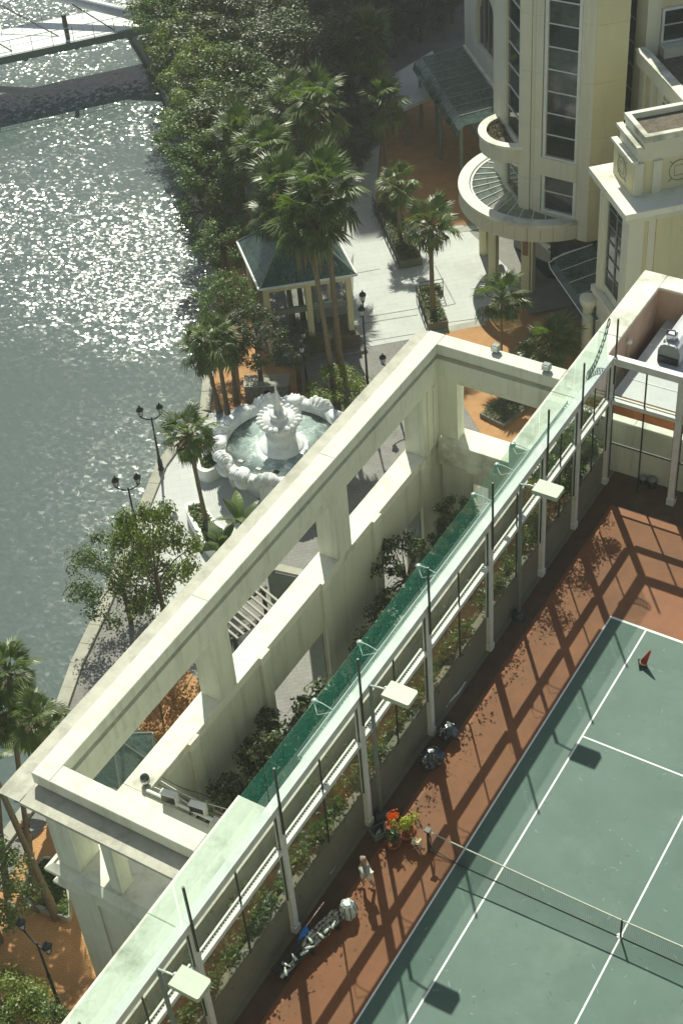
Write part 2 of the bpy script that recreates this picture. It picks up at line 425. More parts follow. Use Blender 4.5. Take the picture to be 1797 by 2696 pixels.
# ------------------------------------------------------------------ mesh helper
class MB:
    def __init__(s):
        s.v = []; s.f = []
    def add(s, vs, fs):
        o = len(s.v)
        s.v += [tuple(v) for v in vs]
        s.f += [tuple(i + o for i in f) for f in fs]
        return s
    def box(s, x0, x1, y0, y1, z0, z1):
        return s.add([(x0, y0, z0), (x1, y0, z0), (x1, y1, z0), (x0, y1, z0), (x0, y0, z1), (x1, y0, z1), (x1, y1, z1), (x0, y1, z1)],
                     [(3, 2, 1, 0), (4, 5, 6, 7), (0, 1, 5, 4), (1, 2, 6, 5), (2, 3, 7, 6), (3, 0, 4, 7)])
    def cbox(s, x0, x1, y0, y1, z0, z1, c=0.03):
        """box with chamfered top edges"""
        a = [(x0, y0), (x1, y0), (x1, y1), (x0, y1)]
        b = [(x0 + c, y0 + c), (x1 - c, y0 + c), (x1 - c, y1 - c), (x0 + c, y1 - c)]
        vs = [(x, y, z0) for x, y in a] + [(x, y, z1 - c) for x, y in a] + [(x, y, z1) for x, y in b]
        fs = [(3, 2, 1, 0), (8, 9, 10, 11)]
        for i in range(4):
            j = (i + 1) % 4
            fs += [(i, j, 4 + j, 4 + i), (4 + i, 4 + j, 8 + j, 8 + i)]
        return s.add(vs, fs)
    def obox(s, p, ang, u0, u1, v0, v1, z0, z1):
        """box in a frame turned by ang degrees about p: u along, v to the left"""
        c, sn = math.cos(math.radians(ang)), math.sin(math.radians(ang))
        def q(u, v, z): return (p[0] + u * c - v * sn, p[1] + u * sn + v * c, z)
        vs = [q(u0, v0, z0), q(u1, v0, z0), q(u1, v1, z0), q(u0, v1, z0), q(u0, v0, z1), q(u1, v0, z1), q(u1, v1, z1), q(u0, v1, z1)]
        return s.add(vs, [(3, 2, 1, 0), (4, 5, 6, 7), (0, 1, 5, 4), (1, 2, 6, 5), (2, 3, 7, 6), (3, 0, 4, 7)])
    def prism(s, poly, z0, z1):
        n = len(poly)
        ar = sum(poly[i][0] * poly[(i + 1) % n][1] - poly[(i + 1) % n][0] * poly[i][1] for i in range(n))
        if ar < 0: poly = list(poly)[::-1]
        vs = [(p[0], p[1], z0) for p in poly] + [(p[0], p[1], z1) for p in poly]
        fs = [tuple(range(n - 1, -1, -1)), tuple(range(n, 2 * n))]
        for i in range(n):
            j = (i + 1) % n
            fs.append((i, j, n + j, n + i))
        return s.add(vs, fs)
    def sheet(s, poly, z):
        n = len(poly)
        ar = sum(poly[i][0] * poly[(i + 1) % n][1] - poly[(i + 1) % n][0] * poly[i][1] for i in range(n))
        if ar < 0: poly = list(poly)[::-1]
        return s.add([(p[0], p[1], z) for p in poly], [tuple(range(n))])
    def tube(s, pts, rs, n=8, cap=True):
        if not isinstance(rs, (list, tuple)): rs = [rs] * len(pts)
        pts = [Vector(p) for p in pts]
        rings = []
        for i, p in enumerate(pts):
            d = (pts[min(i + 1, len(pts) - 1)] - pts[max(i - 1, 0)])
            if d.length < 1e-6: d = Vector((0, 0, 1))
            d.normalize()
            a = d.cross(Vector((0, 0, 1)) if abs(d.z) < 0.95 else Vector((1, 0, 0))).normalized()
            b = d.cross(a)
            rings.append([p + (a * math.cos(2 * math.pi * k / n) + b * math.sin(2 * math.pi * k / n)) * rs[i] for k in range(n)])
        vs = [v for r in rings for v in r]
        fs = []
        for i in range(len(rings) - 1):
            for k in range(n):
                k2 = (k + 1) % n
                fs.append((i * n + k, i * n + k2, (i + 1) * n + k2, (i + 1) * n + k))
        if cap:
            fs.append(tuple(range(n - 1, -1, -1)))
            fs.append(tuple((len(rings) - 1) * n + k for k in range(n)))
        return s.add(vs, fs)
    def lathe(s, prof, c=(0, 0, 0), n=32, rmod=None):
        vs = []
        for i, (r, z) in enumerate(prof):
            for k in range(n):
                a = 2 * math.pi * k / n
                rr = r * (rmod(a, i) if rmod else 1)
                vs.append((c[0] + rr * math.cos(a), c[1] + rr * math.sin(a), c[2] + z))
        fs = []
        for i in range(len(prof) - 1):
            for k in range(n):
                k2 = (k + 1) % n
                fs.append((i * n + k, i * n + k2, (i + 1) * n + k2, (i + 1) * n + k))
        fs.append(tuple(range(n - 1, -1, -1)))
        fs.append(tuple((len(prof) - 1) * n + k for k in range(n)))
        return s.add(vs, fs)
    def ell(s, c, r, n=10, m=7, rot=0.0, jag=0.0, rg=None):
        vs = []; fs = []
        cr, sr = math.cos(rot), math.sin(rot)
        for i in range(m + 1):
            t = math.pi * i / m
            for k in range(n):
                a = 2 * math.pi * k / n
                j = 1 + (rg.uniform(-jag, jag) if rg else 0)
                x = r[0] * math.sin(t) * math.cos(a) * j
                y = r[1] * math.sin(t) * math.sin(a) * j
                vs.append((c[0] + x * cr - y * sr, c[1] + x * sr + y * cr, c[2] + r[2] * math.cos(t) * j))
        for i in range(m):
            for k in range(n):
                k2 = (k + 1) % n
                fs.append((i * n + k, (i + 1) * n + k, (i + 1) * n + k2, i * n + k2))
        return s.add(vs, fs)
    def mesh(s, name, off=(0, 0, 0)):
        me = bpy.data.meshes.new(name)
        me.from_pydata([(v[0] - off[0], v[1] - off[1], v[2] - off[2]) for v in s.v], [], s.f)
        me.update()
        return me
    def build(s, name, m, parent=None, smooth=False, label=None, cat=None, group=None, kind=None, autos=False):
        root = parent
        while root is not None and root.parent is not None: root = root.parent
        off = root.location if root is not None else (0, 0, 0)
        me = s.mesh(name, off)
        me.materials.append(m)
        if smooth:
            me.polygons.foreach_set("use_smooth", [True] * len(me.polygons))
        o = bpy.data.objects.new(name, me)
        COL.objects.link(o)
        if parent is not None: o.parent = parent
        tag(o, label, cat, group, kind)
        return o

def tag(o, label=None, cat=None, group=None, kind=None):
    if label: o['label'] = label
    if cat: o['category'] = cat
    if group: o['group'] = group
    if kind: o['kind'] = kind
    return o

def thing(name, label, cat, loc=(0, 0, 0), group=None):
    o = bpy.data.objects.new(name, None)
    o.empty_display_size = 0.3
    COL.objects.link(o)
    o.location = loc
    return tag(o, label, cat, group)

def inst(name, me, parent, loc=(0, 0, 0), rot=(0, 0, 0), scale=(1, 1, 1), m=None):
    o = bpy.data.objects.new(name, me)
    COL.objects.link(o)
    o.parent = parent
    o.location = loc; o.rotation_euler = rot; o.scale = scale
    return o

def copy_tree(root, loc, rotz=None, scale=None, label=None):
    r = root.copy(); COL.objects.link(r)
    r.location = loc
    if rotz is not None: r.rotation_euler = (0, 0, rotz)
    if scale is not None: r.scale = scale if isinstance(scale, (tuple, list)) else (scale,) * 3
    if label: r['label'] = label
    for ch in list(root.children):
        c = ch.copy(); COL.objects.link(c); c.parent = r
        for g in list(ch.children):
            d = g.copy(); COL.objects.link(d); d.parent = c
    return r

# ================================================================== SETTING: roof court
MB().sheet([(0, -14), (10.97, -14), (10.97, 11.885), (0, 11.885)], 0.0).build('court_surface', M['court'], kind='structure')
MB().sheet([(-3.0, -22), (16, -22), (16, 19.2), (-3.0, 19.2)], -0.004).build('court_apron', M['apron'], kind='structure')
court_marks = thing('court_marking', 'painted white boundary and service lines of the green tennis court', 'court lines')
def cline(x0, x1, y0, y1):
    MB().sheet([(x0, y0), (x1, y0), (x1, y1), (x0, y1)], 0.004).build('court_line', M['line'], court_marks)
cline(0, 0.06, -12, 11.78)
cline(1.345, 1.405, -12, 11.785)
cline(0, 10.97, 11.785, 11.885)
cline(1.406, 9.6, 6.37, 6.43)
cline(1.406, 9.6, -6.43, -6.37)
cline(5.457, 5.513, -6.369, 6.369)
cline(9.57, 9.63, -12, 11.785)
cline(10.91, 10.97, -12, 11.785)
# worn patches: a faint lighter drift and darker scuff arcs behind the baseline, laid in the paint
# podium body under the court and its river side wall
MB().box(-4.75, 16, -22, 19.2, -0.6, -0.01).build('podium_slab', M['curb'], kind='structure')
MB().box(-4.74, -4.5, -22, 19.2, ZG, 2.62).build('podium_wall', M['greywall'], kind='structure')
M['gutter'] = mat('painted_shade_floor', (0.105, 0.060, 0.036), 0.85, 0.4, 1.2, 0.2, 30, (0.05, 0.045, 0.035), 0.8, 0.7)  # shade at the fence foot, put into the colour of these floor strips
MB().sheet([(-3.0, -22), (-2.35, -22), (-2.35, 19.2), (-3.0, 19.2)], 0.001).build('painted_shade_strip', M['gutter'], kind='structure')  # M['gutter'] holds the painted shade colour
MB().sheet([(-2.349, 17.3), (16, 17.3), (16, 19.2), (-2.349, 19.2)], 0.001).build('painted_shade_strip', M['gutter'], kind='structure')
MB().sheet([(-4.5, -22), (-3.74, -22), (-3.74, 18.9), (-4.5, 18.9)], 1.3).build('hedge_bed_edging', M['soil'], kind='structure')
MB().sheet([(-3.739, -22), (-3.2, -22), (-3.2, 18.9), (-3.739, 18.9)], 1.3).build('hedge_bed', M['gravel'], kind='structure')

# planter wall under the glass fence
pw = thing('planter_wall', 'low olive concrete wall under the glass fence, retaining the hedge', 'wall', (-3.2, 0, 0))
ys = [-17.0, -12.75, -8.55, -4.35, 0.05, 4.2, 8.5, 12.65, 15.5, 18.4]
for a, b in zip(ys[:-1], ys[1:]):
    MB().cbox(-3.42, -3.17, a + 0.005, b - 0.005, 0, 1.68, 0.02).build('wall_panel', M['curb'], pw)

M['scuff'] = mat('faded_scuff_paint', (0.135, 0.205, 0.168), 0.6, 0.2, 3)
M['scuffd'] = mat('dark_rubber_scuff', (0.055, 0.105, 0.085), 0.6, 0.2, 3)
rg = random.Random(314)
for nm, mm, cnt, zz_ in (('ball_marks', 'scuff', 150, 0.0018), ('rubber_marks', 'scuffd', 110, 0.0026)):
    mb = MB()
    for k in range(cnt):
        x, y = rg.uniform(0.2, 9), rg.uniform(-8, 11.5); L = rg.uniform(0.03, 0.12) if rg.random() < 2 else 0.2; w2 = rg.uniform(0.015, 0.035); a = rg.uniform(0, 3.14)
        ca, sa = math.cos(a), math.sin(a)
        pts = [(L, 0), (L * .5, w2), (-L * .5, w2 * .8), (-L, 0), (-L * .5, -w2), (L * .5, -w2 * .7)]
        mb.add([(x + u * ca - v * sa, y + u * sa + v * ca, zz_) for u, v in pts], [(0, 1, 2, 3, 4, 5)])
    mb.build(nm, M[mm], court_marks, kind='stuff')

# ------------------------------------------------------------------ leaf clouds
def leaf_card(mb, p, n, size, rg, asp=0.55):
    n = n.normalized()
    a = n.cross(Vector((rg.uniform(-1, 1), rg.uniform(-1, 1), rg.uniform(-1, 1))))
    if a.length < 1e-4: a = Vector((1, 0, 0))
    a.normalize(); b = n.cross(a)
    L = size * rg.uniform(0.7, 1.3); wd = L * asp
    o = len(mb.v)
    mb.v += [tuple(p), tuple(p + a * L * 0.5 + b * wd * 0.5 - n * L * 0.06), tuple(p + a * L - n * L * 0.2), tuple(p + a * L * 0.5 - b * wd * 0.5 - n * L * 0.06)]
    mb.f += [(o, o + 1, o + 2), (o, o + 2, o + 3)]

def clump_leaves(mb, c, r, n, size, rg, up=0.5, squash=0.75):
    for _ in range(n):
        d = Vector((rg.gauss(0, 1), rg.gauss(0, 1), rg.gauss(0, 1))).normalized()
        rr = r * (rg.random() ** 0.45)
        p = Vector(c) + Vector((d.x * rr, d.y * rr, d.z * rr * squash))
        nrm = Vector((d.x + rg.uniform(-.7, .7), d.y + rg.uniform(-.7, .7), d.z + up + rg.uniform(-.7, .7)))
        leaf_card(mb, p, nrm, size, rg)

# hedge behind the glass
def hedge_run(y0, y1, label, n, seed):
    rg = random.Random(seed)
    h = thing('hedge', label, 'hedge', (-3.6, (y0 + y1) / 2, 1.3))
    mb = MB()
    for _ in range(n):
        y = rg.uniform(y0, y1)
        c = Vector((-3.54 + rg.gauss(0, 0.12), y, 1.35 + 0.5 * rg.random() ** 0.8 + 0.16 * math.sin(y * 2.1) + 0.12 * math.sin(y * 5.3)))
        leaf_card(mb, c, Vector((rg.gauss(0, .7), rg.gauss(0, .7), 0.7 + rg.gauss(0, .5))), 0.13, rg, 0.5)
    mb.build('foliage', M['hedge'], h)
    tw = MB(); tl = MB()
    y = y0 + 0.5
    while y < y1:
        top = rg.uniform(2.5, 3.7)
        x = -3.62 + rg.uniform(-.15, .1)
        pts = [(x, y, 1.3), (x + rg.uniform(-.1, .1), y + rg.uniform(-.15, .15), 2.1), (x + rg.uniform(-.15, .1), y + rg.uniform(-.3, .3), top)]
        tw.tube(pts, [0.014, 0.010, 0.004], 4)
        for k in range(58):
            u = rg.random() ** 0.6
            q = Vector(pts[1]).lerp(Vector(pts[2]), u) + Vector((rg.gauss(0, .16), rg.gauss(0, .28), rg.gauss(0, .1)))
            leaf_card(tl, q, Vector((rg.gauss(0, .7), rg.gauss(0, .7), 0.8)), 0.125, rg, 0.55)
        y += rg.uniform(0.7, 1.3)
    tw.build('twig', M['bark'], h, kind='stuff')
    tl.build('twig_leaves', M['hedge'], h, kind='stuff')
    mb = MB()
    y = y0 + 0.2
    while y < y1:
        mb.tube([(-3.6, y, 1.3), (-3.6 + rg.uniform(-.1, .1), y + rg.uniform(-.1, .1), 1.7)], [0.012, 0.006], 4)
        y += rg.uniform(0.3, 0.5)
    mb.build('stems', M['bark'], h)
hedge_run(-16.8, -4.6, 'clipped green hedge behind the lower glass panes, nearest stretch at the bottom of the picture', 11000, 3)
hedge_run(-4.2, 8.3, 'clipped green hedge behind the lower glass panes, middle stretch along the courtyard', 11500, 4)
hedge_run(8.7, 18.3, 'taller leafy hedge behind the glass panes, far stretch by the fence corner', 9500, 5)
rg = random.Random(55)
hb = thing('shrub', 'tall yellow green shrub rising behind the glass at the far fence corner', 'shrub', (-3.9, 17.0, 1.3))
mb = MB()
for k in range(26):
    clump_leaves(mb, (-3.75 + rg.uniform(-.3, .25), rg.uniform(13.2, 18.1), rg.uniform(1.8, 4.3)), 0.48, 150, 0.13, rg)
mb.build('foliage', M['hedge'], hb)
mb = MB()
for k in range(5):
    mb.tube([(-3.85, 16.2 + k * 0.4, 1.3), (-3.85 + rg.uniform(-.2, .2), 16.2 + k * 0.4, 2.9)], [0.025, 0.01], 5)
mb.build('stems', M['bark'], hb)

# ------------------------------------------------------------------ glass fence along the court
XF = -3.1
fence = thing('glass_fence', 'long white steel fence with clear panes below and green glass above, along the court', 'fence', (XF, 0, 0))
for y in ys:
    MB().box(XF - 0.10, XF + 0.10, y - 0.10, y + 0.10, 0.0, 5.827).box(XF - 0.13, XF + 0.13, y - 0.13, y + 0.13, 0.0, 0.28).build('post', M['white'], fence)
for a, b in zip(ys[:-1], ys[1:]):
    # top rail with the flat deck behind it
    MB().box(XF - 0.20, XF + 0.08, a - 0.0, b - 0.004, 5.83, 6.13).build('top_rail', M['white'], fence)
    MB().box(XF - 0.05, XF + 0.07, a + 0.105, b - 0.105, 4.0, 4.18).build('mid_rail', M['white'], fence)
    MB().box(XF - 0.20, XF - 0.14, a + 0.105, b - 0.105, 4.09, 4.18).build('back_rail', M['white'], fence)
    MB().box(XF - 0.138, XF - 0.052, a + 0.105, b - 0.105, 4.05, 4.07).build('channel_floor', M['greysteel'], fence)
    mb = MB()
    y = a + 0.2
    while y < b - 0.15:
        mb.box(XF - 0.138, XF - 0.055, y, y + 0.05, 4.10, 4.14); y += 0.10
    mb.build('rail_rungs', M['greysteel'], fence, kind='stuff')
    mid = (a + b) / 2
    for (p, q) in ((a + 0.13, mid - 0.02), (mid + 0.02, b - 0.13)):
        MB().box(XF - 0.012, XF + 0.0, p, q, 4.19, 5.82).build('pane', M['clear_glass'], fence)
        MB().box(XF - 0.012, XF + 0.0, p, q, 1.70, 3.99).build('pane', M['clear_glass'], fence)
    MB().box(XF - 0.03, XF + 0.02, mid - 0.018, mid + 0.018, 4.185, 5.825).build('mullion', M['dark'], fence)
    MB().box(XF - 0.03, XF + 0.02, mid - 0.018, mid + 0.018, 1.69, 3.995).build('mullion', M['dark'], fence)
    for yy in (a + 0.115, b - 0.115):
        MB().box(XF - 0.03, XF + 0.02, yy - 0.012, yy + 0.012, 1.69, 3.995).box(XF - 0.03, XF + 0.02, yy - 0.012, yy + 0.012, 4.185, 5.825).build('glazing_bar', M['dark'], fence)
    MB().box(XF - 0.222, XF - 0.205, a + 0.03, b - 0.03, 6.0, 7.68).build('green_pane', M['green_glass'], fence)
for y in ys:
    MB().box(XF + 0.105, XF + 0.16, y - 0.03, y + 0.03, 4.88, 7.80).build('glass_clamp_post', M['dark'], fence)
# perforated cable tray behind the rail, over the courtyard
tray = thing('cable_tray', 'white perforated cable tray lying along the back of the glass fence', 'cable tray', (-3.42, 5, 5.93))
mb = MB()
mb.box(-3.355, -3.335, -2.6, 15.4, 5.95, 6.08).box(-3.50, -3.48, -2.6, 15.4, 5.95, 6.08).box(-3.479, -3.356, -2.6, 15.4, 5.93, 5.945)
mb.build('side_rail', M['white'], tray)
mb = MB()
y = -2.5
rg = random.Random(9)
while y < 15.3:
    mb.box(-3.477, -3.358, y, y + rg.uniform(0.05, 0.10), 5.98, 6.02); y += 0.14
mb.build('rung', M['white'], tray, kind='stuff')
for k in range(3):
    pts = [(-3.42 + 0.03 * math.sin(i * 0.9 + k * 2), -2.5 + i * 0.6, 6.05 + 0.01 * k) for i in range(30)]
    MB().tube(pts, 0.013, 5).build('cable', M['greysteel'], tray)

# return fence on the far side of the court
rf = thing('glass_fence', 'white steel fence with dark glazing bars closing the far end of the court', 'fence', (0, 18.4, 0))
xs = [-3.1, -0.36, 2.4, 5.2, 8.0]
for x in xs[1:]:
    MB().box(x - 0.12, x + 0.12, 18.28, 18.52, 0, 5.827).box(x - 0.15, x + 0.15, 18.25, 18.55, 0, 0.3).build('post', M['white'], rf)
for a, b in zip(xs[:-1], xs[1:]):
    MB().box(a + (0.135 if a == -3.1 else 0), b - 0.004, 18.27, 18.53, 5.83, 6.13).build('top_rail', M['white'], rf)
    MB().box(a + 0.13, b - 0.13, 18.30, 18.45, 4.0, 4.18).box(a + 0.13, b - 0.13, 18.53, 18.60, 4.09, 4.18).build('mid_rail', M['white'], rf)
    mb = MB(); x = a + 0.2
    while x < b - 0.2:
        mb.box(x, x + 0.06, 18.455, 18.525, 4.10, 4.14); x += 0.17
    mb.build('rail_rungs', M['greysteel'], rf, kind='stuff')
    mid = (a + b) / 2
    MB().box(mid - 0.025, mid + 0.025, 18.37, 18.43, 4.185, 5.825).build('mullion', M['dark'], rf)
    MB().box(mid - 0.025, mid + 0.025, 18.37, 18.43, 0.0, 3.995).build('mullion', M['dark'], rf)
    MB().box(a + 0.14, mid - 0.03, 18.37, 18.43, 2.05, 2.12).box(mid + 0.03, b - 0.14, 18.37, 18.43, 2.05, 2.12).build('glazing_bar', M['dark'], rf)
    for xx in (a + 0.15, b - 0.15):
        MB().box(xx - 0.015, xx + 0.015, 18.37, 18.43, 0.3, 3.995).box(xx - 0.015, xx + 0.015, 18.37, 18.43, 4.185, 5.825).build('glazing_bar', M['dark'], rf)
    for (p, q) in ((a + 0.17, mid - 0.03), (mid + 0.03, b - 0.17)):
        MB().box(p, q, 18.395, 18.405, 4.19, 5.82).build('pane', M['clear_glass'], rf)
        MB().box(p, q, 18.395, 18.405, 2.125, 3.99).build('pane', M['clear_glass'], rf)

# rope chain at the corner post
rc = thing('chain', 'string of dark metal loops hanging from the rod at the far fence corner', 'chain', (-3.1, 18.4, 6.1))
for i in range(12):
    t = i / 11
    c = Vector((-3.3 - 0.1 * (1 - t), 16.9 + 1.45 * t, 6.15 + 1.4 * t * t))
    pts = [c + Vector((0.0, math.cos(a) * 0.10, math.sin(a) * 0.19)) for a in [2 * math.pi * k / 10 for k in range(11)]]
    MB().tube(pts, 0.022, 5, False).build('loop', M['dark'], rc)

# ------------------------------------------------------------------ floodlight poles
def flood_pole(y, label, i):
    t = thing('floodlight_pole', label, 'floodlight', (-2.86, y, 0), 'floodlight poles beside the court')
    MB().tube([(-2.86, y, 0.0), (-2.86, y, 3.0), (-2.86, y, 6.36)], [0.075, 0.07, 0.06], 10).build('pole', M['greysteel'], t, True)
    MB().lathe([(0.26, 0), (0.26, 0.05), (0.19, 0.30), (0.10, 0.34)], (-2.86, y, 0), 16).build('base', M['dark'], t, True)
    MB().tube([(-2.86, y, 6.34), (-2.55, y, 6.42), (-2.25, y, 6.45)], 0.033, 8).build('arm', M['white'], t, True)
    MB().ell((-2.34, y + 0.02, 6.50), (0.06, 0.06, 0.06), 8, 5).build('joint', M['white'], t, True)
    mb = MB()
    c = (-2.32, y - 0.31)
    mb.prism([(c[0], c[1]), (c[0] + 0.86, c[1]), (c[0] + 0.90, c[1] + 0.04), (c[0] + 0.90, c[1] + 0.56), (c[0] + 0.84, c[1] + 0.62), (c[0], c[1] + 0.62)], 6.38, 6.55)
    mb.build('lamp_panel', M['lampwhite'], t)
    MB().box(c[0] + 0.08, c[0] + 0.72, c[1] + 0.06, c[1] + 0.50, 6.355, 6.378).build('lens', M['window'], t)
    return t
flood_pole(10.33, 'floodlight pole with a flat pale panel, farthest along the fence, with a drum base', 0)
flood_pole(0.42, 'floodlight pole with a flat pale panel, middle of the three, over the potted plants', 1)
flood_pole(-10.1, 'floodlight pole with a flat pale panel, nearest, at the bottom of the picture', 2)

# ------------------------------------------------------------------ small spot lamps on brackets behind the rail
def spot(y, label):
    t = thing('spot_lamp', label, 'lamp', (-3.9, y, 6.0), 'clear spot lamps along the back of the fence')
    MB().tube([(-3.49, y, 6.09), (-3.85, y + 0.03, 6.14), (-4.15, y + 0.06, 6.10)], 0.018, 6).build('bracket', M['white'], t)
    MB().lathe([(0.03, -0.09), (0.09, -0.05), (0.11, 0.04), (0.08, 0.09), (0.03, 0.10)], (-4.15, y + 0.07, 6.02), 12).build('lens', M['spotglass'], t, True)
    MB().tube([(-3.5, y - 0.1, 6.08), (-3.8, y - 0.35, 6.06), (-4.0, y - 0.12, 6.0), (-4.15, y + 0.02, 6.06)], 0.012, 5).build('wire', M['white'], t)
for y, l in ((-0.7, 'small spot lamp on a bracket behind the fence, lowest in the picture'), (1.9, 'small spot lamp on a bracket beside the courtyard foliage'),
             (5.6, 'small spot lamp on a bracket half way along the fence'), (9.4, 'small spot lamp on a bracket above the courtyard tree'),
             (11.1, 'small spot lamp next to the topmost spot lamp, a little lower'), (12.3, 'small spot lamp on a bracket near the far rod, topmost of the spot lamps')):
    spot(y, l)

# ------------------------------------------------------------------ tennis net
net = thing('tennis_net', 'black tennis net with a white top band stretched across the green court', 'tennis net', (5.485, 0, 0))
def nz(x): return 0.914 + 0.156 * min(1, abs((x - 5.485) / 6.4)) ** 1.5
mb = MB()
th = 0.0026
x = -0.80
while x < 11.8:
    mb.box(x - th / 2, x + th / 2, -th / 2, th / 2, 0.03, nz(x) - 0.04); x += 0.055
for j in range(17):
    for a in range(0, 24):
        xa = -0.8 + a * 0.525; xb = xa + 0.525
        f = 0.03 + j * 0.055
        if f < nz(xa) - 0.03:
            mb.add([(xa, -th, f), (xb, -th, f), (xb, -th, f + th), (xa, -th, f + th), (xa, th, f), (xb, th, f), (xb, th, f + th), (xa, th, f + th)],
                   [(0, 1, 2, 3), (7, 6, 5, 4), (3, 2, 6, 7), (0, 4, 5, 1)])
mb.build('netting', M['net'], net, kind='stuff')
mb = MB()
N = 24
for a in range(N):
    xa = -0.85 + a * 12.67 / N; xb = -0.85 + (a + 1) * 12.67 / N
    vs = []
    for xx in (xa, xb):
        z = nz(xx)
        vs += [(xx, -0.014, z - 0.04), (xx, 0.014, z - 0.04), (xx, 0.014, z), (xx, -0.014, z)]
    mb.add(vs, [(0, 4, 5, 1), (1, 5, 6, 2), (2, 6, 7, 3), (3, 7, 4, 0)])
mb.build('top_band', M['greywall'], net)
MB().box(5.462, 5.508, -0.022, -0.016, 0.01, 0.93).box(5.462, 5.508, 0.016, 0.022, 0.01, 0.93).build('centre_strap', M['net'], net)
MB().lathe([(0.10, 0), (0.10, 0.012), (0.03, 0.03)], (5.45, 0.03, 0.004), 10).build('anchor_plate', M['line'], net)
MB().tube([(-0.85, 0, 0.025), (5.4, 0, 0.02), (11.8, 0, 0.025)], 0.013, 6).build('bottom_cord', M['net'], net)
for x in (-0.914, 11.884):
    s_ = 1 if x < 0 else -1
    MB().tube([(x, 0, 0), (x, 0, 1.09)], 0.045, 10).box(x - 0.09, x + 0.09, -0.09, 0.09, 1.07, 1.13).build('net_post', M['dark'], net)
    MB().tube([(x, 0.05, 1.0), (x + 0.04, 0.10, 0.55), (x + 0.02, 0.06, 0.15)], 0.02, 6).build('hanging_rope', M['woodark'], net)
MB().tube([(-0.914, 0, 0.30), (-0.4, 0, 0.12), (0.0, 0, 0.03)], 0.012, 5).build('tie_cord', M['net'], net)

# ------------------------------------------------------------------ traffic cone
cp = (1.90, 10.22, 0.00)
CONE_TILT = 0.33
cone = thing('traffic_cone', 'faded red traffic cone standing inside the service court', 'traffic cone', cp)
MB().cbox(cp[0] - 0.16, cp[0] + 0.16, cp[1] - 0.16, cp[1] + 0.16, 0.004, 0.05, 0.015).build('foot', M['black'], cone)
MB().lathe([(0.135, 0.05), (0.13, 0.09)], cp, 16).build('collar', M['cream_plastic'], cone, True)
MB().lathe([(0.125, 0.09), (0.03, 0.70), (0.025, 0.72)], cp, 16).build('body', M['conered'], cone, True)

cone.rotation_euler = (0, CONE_TILT, 0.5)
cone.location.z = 0.06

# ================================================================== podium parapet (the wide pale ledge)
par = thing('parapet_wall', 'wide pale ledge of the podium wall running behind the glass fence', 'parapet', (-5.3, 0, 3))
for a, b in ((-22, -12.0), (-11.99, -7.4), (-7.39, -2.72), (15.55, 19.2), (19.21, 23.6), (23.61, 28.55)):
    MB().cbox(-5.85, -4.82, a, b, ZG if a > 0 else ZG, 3.0, 0.03).build('ledge_block', M['ledge'], par)
MB().cbox(-4.815, 3.0, 27.55, 28.55, 0, 3.0, 0.03).build('ledge_block', M['ledge'], par)
# inner faces of the roof pit, orange bounce light put into their colour
MB().box(-4.817, -4.79, 19.7, 27.52, -0.5, 2.93).box(-4.79, 3, 27.51, 27.545, -0.5, 2.93).build('inner_face', M['bouncewall'], par)
MB().tube([(-4.70, 24.2, 1.2), (-4.70, 24.2, 2.35)], 0.035, 8).build('vent_pipe', M['bouncewall'], par)
MB().ell((-4.68, 24.2, 2.45), (0.13, 0.13, 0.12), 10, 7).build('vent_cap', M['line'], par, True)

# ================================================================== big cream frame round the courtyard
fr = thing('concrete_frame', 'large cream concrete frame with square piers enclosing the sunken courtyard', 'frame', (-12, 8, ZG))
# river side beam
for a, b in ((-5.05, 3.6), (3.605, 12.0), (12.005, 20.74)):
    MB().cbox(-12.0, -11.3, a, b, 2.52, 3.0, 0.02).build('beam_slab', M['frame'], fr)
MB().box(-12.02, -11.62, -4.8, 20.5, 2.25, 2.515).build('beam_cove', M['frame'], fr)
MB().box(-12.3, -11.33, -4.70, 20.45, 1.55, 2.245).build('beam_fascia', M['frame'], fr)
MB().box(-12.3, -11.5, -4.70, 20.45, 0.85, 1.545).build('lintel', M['frame'], fr)
MB().add([(-12.9, -5.8, 2.36), (-12.025, -5.8, 2.40), (-12.025, 21.4, 2.40), (-12.9, 21.4, 2.36), (-12.9, -5.8, 2.24), (-12.31, -5.3, 1.98), (-12.31, 21, 1.98), (-12.9, 21.4, 2.24)],
         [(0, 1, 2, 3), (0, 3, 7, 4), (4, 7, 6, 5), (0, 4, 5), (3, 6, 7)]).build('outer_cornice', M['shelf'], fr)
# near short arm
MB().cbox(-11.29, -5.86, -5.05, -4.35, 2.52, 3.0, 0.02).build('beam_slab', M['frame'], fr)
MB().box(-11.615, -5.86, -4.8, -4.66, 2.25, 2.515).build('beam_cove', M['frame'], fr)
MB().box(-11.325, -5.86, -4.70, -4.40, 0.85, 2.245).build('beam_fascia', M['frame'], fr)
MB().add([(-12.02, -5.0, 2.39), (-12.02, -5.8, 2.375), (-5.86, -5.8, 2.375), (-5.86, -5.0, 2.39), (-12.3, -5.8, 2.24), (-5.86, -5.8, 2.24), (-12.0, -5.0, 2.1), (-5.86, -5.0, 2.1), (-12.02, -4.6, 2.1), (-5.86, -4.6, 2.1), (-12.02, -4.6, 2.38), (-5.86, -4.6, 2.38)],
         [(0, 1, 2, 3), (1, 4, 5, 2), (4, 6, 7, 5), (6, 8, 9, 7), (0, 3, 11, 10)]).build('outer_cornice', M['shelf'], fr)
